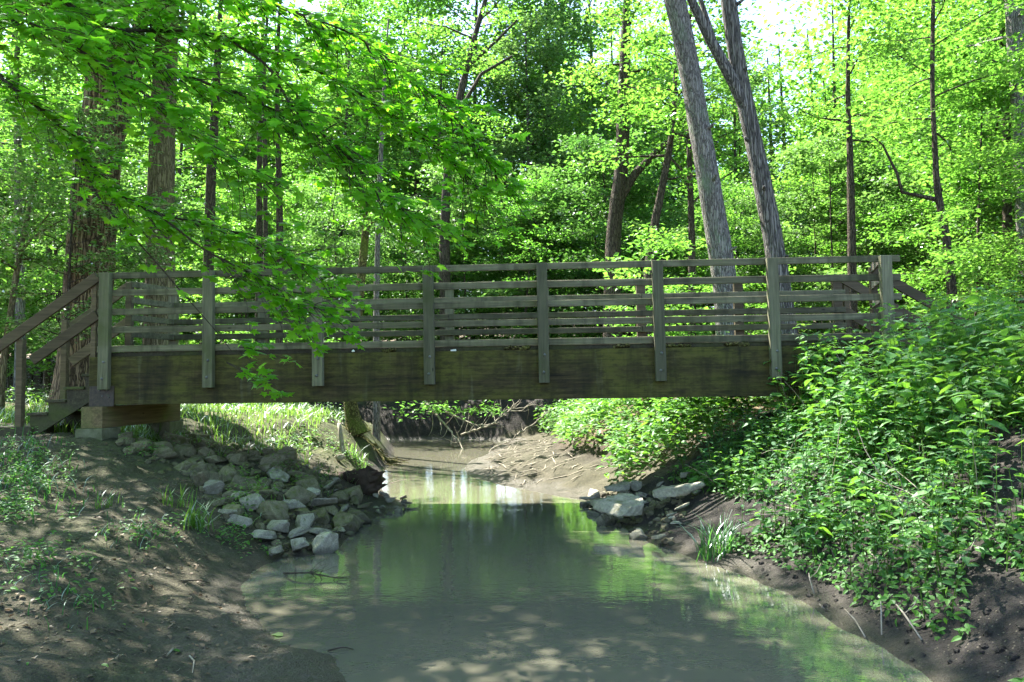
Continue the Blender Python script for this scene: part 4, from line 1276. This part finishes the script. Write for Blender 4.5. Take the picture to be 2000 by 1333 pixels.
def rb_test(lo, hi, dirtgap=True):
    def f(x, y):
        z, d, r = terrain(x, y, True)
        k = (r > 0.9) & ((d > 1.0) | (y < -2.35) | (y > 0.6)) & (d > lo + 0.25 * vnoise(x, y, 1.5, 21)) & (d < hi)
        px_ = 1000 + F_PX * ((x - CAM[0]) * RT[0] + (y - CAM[1]) * RT[1] + (z - CAM[2]) * RT[2]) / ((x - CAM[0]) * FW[0] + (y - CAM[1]) * FW[1] + (z - CAM[2]) * FW[2])
        if dirtgap: k &= ~((px_ > 1900 + 60 * vnoise(x, y, 2.0, 22)) & (z < 1.28) & (y < -1.5) & (vnoise(x, y, 3.0, 41) < 0.27))
        return k
    return f


ug = MB(); us = MB()
X, Y = scatter(520, lambda x, y: rb_test(1.35, 5.0)(x, y) & ~((y > -2.0) & (x < 9.25)), (8, 13, -5.6, 0.2)); plants(ug, us, X, Y, 0.6, 1.35, 0.148, 8)
X, Y = scatter(240, rb_test(0.5, 3.0), (7, 11, -5.5, 0.4)); plants(ug, us, X, Y, 0.22, 0.6, 0.125, 4)
u2 = MB(); X, Y = scatter(520, rb_test(0.4, 4.0), (7, 12, -5.6, 0.4)); plants(u2, us, X, Y, 0.2, 0.75, 0.08, 8)
tag(u2.obj("undergrowth_shrub", M["herb_dark"]), "darker small leaved growth mixed into the right bank plants", "undergrowth", kind="stuff")
tag(ug.obj("undergrowth", M["herb_leaf"]), "dense broad leaved undergrowth covering the near right bank", "undergrowth", kind="stuff")
cl2 = MB()
X, Y = scatter(1500, lambda x, y: (terrain(x, y, True)[2] > 0.9) & (sdist(x, y) > 0.05), (8, 11.5, -6.5, -2)); Zs = terrain(X, Y)
for x, y, z in zip(X, Y, Zs):
    cl2.add(IV2 * (1 + rng.normal(0, 0.2, (len(IV2), 1))) * (0.005 + 0.022 * rng.random() ** 3) + np.array([x, y, z]), IF2, False)
ds = MB()
X, Y = scatter(90, rb_test(0.4, 4.0), (7, 12, -5.6, 0.3)); Zs = terrain(X, Y)
for x, y, z in zip(X, Y, Zs):
    ds.tube(curve((x, y, z), (rng.normal(-0.2, .5), rng.normal(-0.2, .5), 1), rng.uniform(0.25, 1.0), 5, -0.06, 0.14), np.linspace(0.005, 0.002, 6), 4, cap=False)
tag(ds.obj("dry_stalks", M["dead"]), "dry stalks standing among the right bank plants", "dry stalks", kind="stuff")
tag(cl2.obj("soil_clods", M["ground"]), "dark clods of earth on the bare face of the right bank", "soil", kind="stuff")
s_ = us.obj("stems", M["grass"], bpy.data.objects["undergrowth"]); s_["kind"] = "stuff"
gc = MB()
X, Y = scatter(7000, rb_test(0.30, 2.6), (7, 11, -6.2, 0.6)); Zs = terrain(X, Y)
P = np.stack([X, Y, Zs + rng.uniform(0.01, 0.10, len(X))], -1)
leaf_cloud(gc, HERB, P, rng.uniform(0.035, 0.075, len(X)), 0.42, 0.3, Nn=np.array([-0.45, -0.25, 1.0]) + rng.normal(0, 0.4, P.shape))
tag(gc.obj("ground_cover", M["herb_leaf"]), "creeping small leaved ground cover on the steep right bank", "ground cover", kind="stuff")
# undergrowth on the far right bank seen under the bridge
def frb(x, y):
    z, d, r = terrain(x, y, True)
    bar = np.interp(y, [-1, 0.9, 2.0, 4, 8, 11, 13.5], [0.0, 0.05, 0.5, 1.7, 1.75, 1.4, 0.6])
    return (r > 0.9) & (d > bar + 0.25) & (d < 7)
ug = MB()
X, Y = scatter(1500, frb, (5.5, 11, 1.0, 14)); plants(ug, None, X, Y, 0.35, 0.9, 0.15, 6)
X, Y = scatter(500, frb, (6.5, 20, -0.5, 22)); plants(ug, None, X, Y, 0.3, 0.9, 0.13, 6)
tag(ug.obj("undergrowth", M["herb_leaf"]), "leafy undergrowth on the right bank beyond the bridge", "undergrowth", kind="stuff")
# left forest floor
def lff(x, y):
    z, d, r = terrain(x, y, True); return (r < 0.1) & (d > 1.0)
ug = MB()
X, Y = scatter(420, lff, (-9, 2.2, 2.6, 12)); plants(ug, None, X, Y, 0.15, 0.45, 0.09, 4)
X, Y = scatter(500, lambda x, y: sdist(x, y) > 1.0, (-22, 26, 15.5, 32)); plants(ug, None, X, Y, 0.3, 0.9, 0.14, 5)
tag(ug.obj("undergrowth", M["herb_leaf"]), "low leafy plants on the forest floor behind the bridge", "undergrowth", kind="stuff")


def blades(mb, X, Y, lmin, lmax, w=0.006, droop=0.8, zoff=0.0):
    n = len(X); Zs = terrain(X, Y) + zoff
    a = rng.uniform(0, 6.28, n); L = rng.uniform(lmin, lmax, n); bend = rng.uniform(0.2, 1.0, n) * droop
    hd = np.stack([np.cos(a), np.sin(a), 0 * a], -1); sd = np.stack([-np.sin(a), np.cos(a), 0 * a], -1)
    B = np.stack([X, Y, Zs - 0.01], -1); V_ = []
    for t, ww in ((0, 1.0), (0.35, 0.95), (0.7, 0.7), (1.0, 0.08)):
        c = B + hd * (L * bend * t ** 1.8)[:, None] + np.array([0, 0, 1.0]) * (L * (t - 0.45 * bend * t ** 2))[:, None]
        V_ += [c - sd * w * ww, c + sd * w * ww]
    V_ = np.stack(V_, 1)
    Fi = np.array([(0, 1, 3, 2), (2, 3, 5, 4), (4, 5, 7, 6)])[None] + (np.arange(n) * 8)[:, None, None]
    mb.add(V_.reshape(-1, 3), Fi.reshape(-1, 4), True)


def clumps(cent, n, r):
    c = np.array(cent)[rng.integers(0, len(cent), n)]
    return c[:, 0] + rng.normal(0, r, n), c[:, 1] + rng.normal(0, r, n)


gr = MB()
cent = [on_ground(a, b)[:2] for a, b in [(30, 900), (60, 930), (20, 960), (100, 920), (40, 1000), (90, 960), (10, 880), (60, 870), (110, 980)]]
X, Y = clumps(cent, 260, 0.22); blades(gr, X, Y, 0.08, 0.24, 0.006, 0.9)
X, Y = clumps([on_ground(a, b)[:2] for a, b in [(100, 1110), (70, 1090), (90, 1180), (140, 1190), (250, 1040), (290, 1020), (230, 1060), (310, 1050), (120, 1150), (60, 1140)]], 160, 0.15); blades(gr, X, Y, 0.04, 0.15, 0.004, 1.0)
tag(gr.obj("grass", M["herb_dark"]), "patchy grass on the muddy left bank", "grass", kind="stuff")
gr = MB()
X, Y = scatter(5200, lambda x, y: (sdist(x, y) > 1.15) & (vnoise(x, y, 0.8, 31) > -0.22), (-4, 2.4, 1.6, 9)); blades(gr, X, Y, 0.10, 0.36, 0.007, 0.9)
X, Y = scatter(1500, lambda x, y: (sdist(x, y) > 2.0) & (vnoise(x, y, 0.8, 31) > -0.05), (-5, 0.4, 0.4, 3)); blades(gr, X, Y, 0.12, 0.36, 0.007)
tag(gr.obj("grass", M["grass"]), "sunlit grass on the left bank behind the bridge", "grass", kind="stuff")
hb = MB()
X, Y = clumps([on_ground(a, b)[:2] for a, b in [(30, 930), (80, 950), (20, 990), (100, 1100), (60, 1110), (120, 1170), (260, 1050), (300, 1030), (440, 1060), (470, 1070), (280, 890), (700, 910), (560, 880), (660, 880), (600, 860), (40, 880), (90, 920), (10, 950), (60, 1000), (120, 960), (30, 900), (70, 940), (20, 1020), (100, 900)]], 300, 0.17)
plants(hb, None, X, Y, 0.08, 0.24, 0.055, 3)
tag(hb.obj("ground_cover", M["herb_leaf"]), "small weeds scattered over the left bank", "weeds", kind="stuff")
# leaf litter
X, Y = scatter(5200, lambda x, y: (sdist(x, y) > 0.5) & (x < 4.5), (-6, 5, -7, 14)); Zs = terrain(X, Y)
lt = MB(); leaf_cloud(lt, QUAD, np.stack([X, Y, Zs + 0.008], -1), rng.uniform(0.025, 0.06, len(X)), 0.25, 0.05)
X, Y = scatter(700, lambda x, y: (sdist(x, y) > 0.12) & (vnoise(x, y, 1.1, 61) > -0.1), (1.5, 5, -7, -1)); Zs = terrain(X, Y)
leaf_cloud(lt, HERB, np.stack([X, Y, Zs + 0.008], -1), rng.uniform(0.025, 0.065, len(X)), 0.3, 0.05)
tag(lt.obj("leaf_litter", M["litter"]), "dry brown leaf litter on the banks", "leaf litter", kind="stuff")

X, Y = scatter(5200, lambda x, y: (sdist(x, y) > 0.02) & (x < 5.2), (-2, 5.2, -7, 1.5)); Zs = terrain(X, Y)
lt = MB(); leaf_cloud(lt, QUAD, np.stack([X, Y, Zs + 0.004], -1), 0.006 + 0.022 * rng.random(len(X)) ** 3, 0.3, 0.05)
tag(lt.obj("debris", M["twig"]), "dark bits of bark and grit strewn over the mud", "debris", kind="stuff")
db = MB()
X, Y = scatter(170, lambda x, y: (sdist(x, y) > 0.25) & (sdist(x, y) < 1.9), (4.4, 7.2, 2.5, 12)); Zs = terrain(X, Y)
for x, y, z in zip(X, Y, Zs):
    a = rng.normal(0.9, 0.5); l_ = rng.uniform(0.08, 0.35); dv = np.array([math.cos(a), math.sin(a), 0.1])
    p_ = np.array([x, y, z + 0.015]); db.tube(np.array([p_ - dv * l_, p_ + rng.normal(0, 0.015, 3), p_ + dv * l_]), [0.006, 0.011, 0.004], 5)
tag(db.obj("driftwood_debris", M["dead"]), "small driftwood sticks strewn over the sandbar", "driftwood", kind="stuff")
# tufts that stand out
hb = MB()
X, Y = clumps([on_ground(a, b)[:2] for a, b in [(470, 1000), (520, 985), (600, 955), (560, 930), (640, 940), (480, 950), (430, 900), (390, 880), (700, 950), (540, 900), (330, 890)]], 120, 0.12)
plants(hb, None, X, Y, 0.12, 0.34, 0.06, 4); X, Y = clumps(np.stack([X, Y], -1), 260, 0.1); blades(hb, X, Y, 0.1, 0.3, 0.005, 1.0)
tag(hb.obj("ground_cover", M["grass"]), "weeds and grass sprouting between the riprap rocks", "weeds", kind="stuff")
for px_, py_, n_, l0, l1, w_, lab in [
    (382, 1030, 60, 0.22, 0.5, 0.008, "pale tall grass tuft growing beside the riprap on the left bank"),
    (1400, 1085, 90, 0.25, 0.55, 0.008, "dark grass clump at the water edge below the right bank plants"),
    (340, 990, 34, 0.15, 0.35, 0.007, "thin grass tuft left of the tall pale tuft"),
    (205, 990, 30, 0.12, 0.3, 0.006, "small grass tuft at the edge of the trail"),
    (700, 900, 40, 0.15, 0.4, 0.008, "grass tuft above the rotten log"),
]:
    p = on_ground(px_, py_); mb = MB()
    blades(mb, p[0] + rng.normal(0, 0.07, n_), p[1] + rng.normal(0, 0.07, n_), l0 * 0.7, l1, w_ * 0.85, 1.0)
    tag(mb.obj("grass_tuft", M["herb_dark" if "dark" in lab else "grass"]), lab, "grass tuft")
p = at(1530, 790, -0.12); mb = MB(); n_ = 22
blades(mb, p[0] + rng.normal(0, 0.03, n_), p[1] + rng.normal(0, 0.03, n_), 0.35, 0.7, 0.009, 0.9)
tag(mb.obj("grass_tuft", M["grass"]), "arching grass tuft in front of the post near the right end", "grass tuft")

# tall individual plants against the bridge's right end
TP = [(1560, 790, -0.8, 0.42), (1600, 770, -0.9, 0.5), (1640, 740, -1.0, 0.6), (1670, 720, -1.2, 0.75), (1715, 700, -1.3, 0.8), (1750, 700, -1.5, 0.95), (1800, 690, -1.6, 1.0), (1845, 690, -1.8, 1.1), (1890, 690, -2.0, 1.1), (1935, 700, -2.2, 1.15), (1980, 700, -2.4, 1.2), (1700, 760, -2.2, 0.7), (1830, 760, -2.6, 0.9), (1950, 760, -3.0, 0.9)]
for k, (px_, py_, Y0, h) in enumerate(TP):
    p = at(px_, py_, Y0); lb, st = MB(), MB()
    Xp = p[0] + rng.normal(0, 0.07, 3); Yp = p[1] + rng.normal(0, 0.07, 3)
    plants(lb, st, Xp, Yp, h * 0.8, h, 0.165, 10, 0.1)
    r_ = thing("leafy_plant", (p[0], p[1], hz(p[0], p[1])), "tall broad leaved plant rising above the undergrowth at the right end of the bridge", "plant", "tall plants at the right end of the bridge")
    local(lb.obj("leaves", M["herb_leaf"]), r_); local(st.obj("stem", M["grass"]), r_)

# hanging vine on the right dirt face
v_ = MB(); vl = MB()
C = np.array([at(a, b, c) for a, b, c in [(1790 + 10, 860, -3.6), (1815, 960, -3.9), (1900, 1010, -4.0), (1885, 1060, -4.15), (1860, 1130, -4.3), (1850, 1190, -4.5), (1830, 1240, -4.6)]])
v_.tube(C, np.full(7, 0.004), 5)
t_ = rng.uniform(1, 6, 46); i0 = np.clip(t_.astype(int), 0, 5); P = C[i0] + (C[i0 + 1] - C[i0]) * (t_ - i0)[:, None] + rng.normal(0, 0.035, (46, 3))
leaf_cloud(vl, HERB, P, rng.uniform(0.05, 0.09, 46), 0.5, 0.8, Nn=np.array([-0.4, -0.7, 0.5]) + rng.normal(0, 0.3, (46, 3)))
r_ = thing("vine", tuple(C[0]), "yellow green vine hanging down the dark dirt face on the right", "vine")
local(v_.obj("stem", M["grass"]), r_); local(vl.obj("leaves", M["grass"]), r_)
v_ = MB(); C = np.array([at(1938, 910, -3.8), at(1937, 980, -3.75), at(1938, 1040, -3.8)]); v_.tube(C, [0.003, 0.003, 0.004], 5)
tag(v_.obj("twig", M["dead"]), "straight bare stalk hanging on the dirt face at the right", "twig")

for k, (a, b, c) in enumerate([((1700, 1080), (1725, 1120), "pale"), ((1580, 1120), (1590, 1160), "grey"), ((1640, 980), (1600, 1010), "grey"), ((1530, 990), (1600, 1003), "grey"), ((1650, 1190), (1690, 1245), "pale"), ((1750, 1180), (1800, 1250), "pale"), ((1720, 1170), (1722, 1240), "grey"), ((1860, 1110), (1900, 1090), "pale"), ((1600, 1180), (1618, 1195), "grey")]):
    p0, p1 = on_ground(*a, 0.10), on_ground(*b, 0.03); mid = (p0 + p1) / 2 + rng.normal(0, 0.02, 3) + np.array([-0.02, -0.03, 0.03])
    mb = MB(); mb.tube(np.array([p0, mid, p1]), [0.004, 0.006, 0.005], 6, 0.1)
    if k % 2: mb.tube(np.array([mid, mid + [0.05, -0.03, 0.06], mid + [0.08, -0.04, 0.13]]), [0.004, 0.003, 0.002], 5)
    tag(mb.obj("twig", M["dead"]), c + " dead stalk caught in the plants on the steep right bank", "twig", "dead stalks on the right bank")

# ------------------------------------------------------------------ logs, fallen branches, twigs, leaves
p = on_ground(722, 962)
lg = MB(); q0 = p + np.array([-0.55, 0.45, 0.15]); q1 = p + np.array([0.10, -0.12, 0.14])
ts = np.linspace(0, 1, 12); P = q0 + (q1 - q0) * ts[:, None]
lg.tube(P, 0.12 + 0.075 * ts - 0.07 * (ts > 0.95) + rng.normal(0, 0.02, 12), 26, 0.2)
for dy, dz, l_ in ((0.05, 0.12, 0.2), (-0.09, 0.06, 0.14), (0.02, -0.06, 0.24), (0.10, 0.02, 0.12), (-0.06, -0.10, 0.16), (-0.02, 0.15, 0.1)):
    e_ = q1 + np.array([-0.05, dy, dz]); lg.tube(np.array([e_, e_ + [l_ * .6, 0, 0.02], e_ + [l_, 0.01, 0.05]]), [0.05, 0.035, 0.006], 6, 0.2)
tag(lg.obj("log", M["rotten"]), "dark rotten log end jutting over the water from the left riprap", "log")
p = on_ground(680, 890); lg = MB(); lg.tube(np.array([p + [-.1, 0, 0], p + [-0.15, 0.05, 0.35], p + [-0.2, 0.1, 0.6]]), [0.05, 0.045, 0.035], 8, 0.1)
tag(lg.obj("stick", M["dead"]), "short pale stick standing upright on the left bank", "stick")


def dead_branch(pts, r0, label, name="fallen_branch", twigs=10, mat="dead"):
    C = np.array(pts, float); s = np.concatenate([[0], np.cumsum(np.linalg.norm(np.diff(C, axis=0), axis=1))])
    m_ = max(6, int(s[-1] / 0.12)); ss = np.linspace(0, s[-1], m_); P = np.stack([np.interp(ss, s, C[:, q]) for q in range(3)], -1)
    P[1:-1] += rng.normal(0, 0.015, P[1:-1].shape)
    mb = MB(); mb.tube(P, np.linspace(r0, r0 * 0.25, m_), 7, 0.08)
    for _ in range(twigs):
        q = rng.integers(1, m_ - 1); d_ = P[q + 1 if q + 1 < m_ else q] - P[q - 1]; d_ = d_ / np.linalg.norm(d_) + rng.normal(0, 0.55, 3)
        B = curve(P[q], d_, s[-1] * rng.uniform(0.12, 0.4), 5, 0.0, 0.2); mb.tube(B, np.linspace(r0 * 0.35, r0 * 0.08, 6), 5, cap=False)
    return tag(mb.obj(name, M[mat]), label, "branch")


dead_branch([at(830, 785, 12.5), at(860, 820, 11.8), at(895, 860, 11), at(912, 892, 10.5)], 0.045, "tan fallen branch dipping into the water below the far cut bank", twigs=12)
dead_branch([at(870, 805, 12), at(930, 832, 11.5), at(965, 828, 11), at(985, 800, 11)], 0.03, "pale forked dead branch hanging over the far water", twigs=14)
dead_branch([at(900, 850, 12), at(960, 830, 12), at(1000, 800, 12.5), at(1060, 790, 13)], 0.03, "bleached dead branch tangle against the far cut bank", twigs=16)
dead_branch([at(1010, 850, 11), at(1040, 830, 11.5), at(1075, 800, 12)], 0.025, "thin grey branch leaning on the bank behind the sandbar", twigs=10)
dead_branch([at(930, 905, 9.5), at(960, 878, 9.8), at(1010, 858, 10)], 0.03, "grey driftwood lying on the upper edge of the sandbar", twigs=6)
# leafy branch over the far water
lb = MB(); lw_ = MB()
for k in range(26):
    b = at(rng.uniform(750, 930), rng.uniform(745, 806), rng.uniform(11, 13)); B = curve(b, (1, rng.normal(0, .4), -0.1), 0.9, 4, -0.04, 0.15)
    lw_.tube(B, np.linspace(0.008, 0.002, 5), 4, cap=False)
    P = B[rng.integers(0, 5, 34)] + rng.normal(0, 1, (34, 3)) * np.array([0.2, 0.2, 0.05]); leaf_cloud(lb, QUAD, P, rng.uniform(0.1, 0.17, 34), 0.3, 0.2)
lw_.tube(np.array([at(720, 700, 12.5), at(800, 740, 12), at(900, 780, 12), at(940, 800, 11.8)]), [0.04, 0.03, 0.02, 0.01], 6)
r_ = thing("leafy_branch", tuple(at(720, 700, 12.5)), "sunlit leafy branch drooping over the far bend of the creek", "branch")
local(lw_.obj("stem", M["twig"]), r_); local(lb.obj("leaves", M["far_leaf"]), r_)
# exposed rootlets on the cut bank
rt_ = MB()
for k in range(140):
    x = rng.uniform(-0.5, 6.5); y = 14.9 + rng.normal(0, 0.12); z = rng.uniform(0.5, 1.3)
    rt_.tube(curve((x, y - 0.1, z), (rng.normal(0, .4), -0.2, -1), rng.uniform(0.3, 0.8), 5, 0, 0.25), np.linspace(0.010, 0.004, 6), 4, cap=False)
tag(rt_.obj("roots", M["twig"]), "tangle of bare rootlets hanging from the far cut bank", "roots", kind="stuff")
# twig bundle in the water
w0 = on_ground(600, 1130)
dead_branch([w0 + [-0.25, 0.1, 0.02], w0 + [0, 0, 0.05], w0 + [0.4, -0.1, 0.03]], 0.012, "dark snagged twigs sticking out of the water near the left shore", twigs=16, mat="twig")
for a, b, lab, mat in [((370, 1285), (376, 1318), "pale thin twig lying on the mud beside a fallen leaf", "dead"), ((325, 1285), (338, 1270), "short curved twig beside the pale fallen leaf on the mud", "dead"),
                       ((355, 1138), (410, 1142), "dark stick lying on the muddy slope", "twig"), ((640, 1275), (690, 1272), "dark twig floating at the sandy shoreline", "twig"),
                       ((590, 1070), (640, 1062), "pale dead stick lying across the waterline rock", "dead"), ((760, 965), (795, 955), "pale driftwood stick caught on the wet rocks", "dead")]:
    p0, p1 = on_ground(*a), on_ground(*b); off = 0.012 if "rock" not in lab else 0.16
    mid = (p0 + p1) / 2 + np.array([0.01, 0.02, 0.012])
    mb = MB(); mb.tube(np.array([p0 + [0, 0, off], mid + [0, 0, off], p1 + [0, 0, off]]), [0.006, 0.005, 0.003], 6, 0.1); tag(mb.obj("twig", M[mat]), lab, "twig")
for px_, py_, sz, lab, mat in [(337, 1273, 0.06, "pale green fallen leaf lying on the mud", "herb_leaf"), (198, 1302, 0.05, "round pale fallen leaf at the bottom left of the mud", "herb_leaf"),
                               (553, 1246, 0.11, "long yellow green leaf at the sandy waterline", "grass"), (54, 1298, 0.03, "tiny green leaf on the mud at the bottom left", "herb_leaf"),
                               (240, 1222, 0.03, "tiny yellow leaf on the mud above the round pale leaf", "grass")]:
    p = on_ground(px_, py_) + np.array([0, 0, 0.012]); mb = MB(); leaf_cloud(mb, HERB, p[None], sz, 0.1, 0, Nn=np.array([[0.05, -0.15, 1.0]])); tag(mb.obj("fallen_leaf", M[mat]), lab, "leaf")

# ------------------------------------------------------------------ light
SUN = np.array([-0.50, 0.46, 1.0]); SUN /= np.linalg.norm(SUN)
el = math.asin(SUN[2]); az = math.atan2(SUN[0], SUN[1])
wd = bpy.data.worlds.new("World"); SC.world = wd; wd.use_nodes = True
nt = wd.node_tree; bg = nt.nodes["Background"]
sky = nt.nodes.new("ShaderNodeTexSky"); sky.sky_type = "NISHITA"; sky.sun_disc = False
sky.sun_elevation = el; sky.sun_rotation = az
nt.links.new(sky.outputs[0], bg.inputs[0]); bg.inputs[1].default_value = 0.105
ld = bpy.data.lights.new("sun", "SUN"); ld.energy = 5.0; ld.angle = math.radians(0.53); ld.color = (1.0, 0.95, 0.86)
lo = bpy.data.objects.new("sun", ld); COL.objects.link(lo)
lo.rotation_euler = Vector(-SUN).to_track_quat("-Z", "Y").to_euler(); lo.location = (0, 0, 40)

vs = SC.view_settings
vs.view_transform = "Standard"; vs.look = "None"; vs.gamma = 1.0; vs.exposure = 2.65
cy = SC.cycles
SC.render.engine = "CYCLES"
cy.max_bounces = 10; cy.diffuse_bounces = 6; cy.transmission_bounces = 6; cy.glossy_bounces = 3; cy.transparent_max_bounces = 4
cy.use_denoising = True
cy.sample_clamp_indirect = 6.0
cy.use_adaptive_sampling = True; cy.adaptive_threshold = 0.02
cy.caustics_reflective = False; cy.caustics_refractive = False
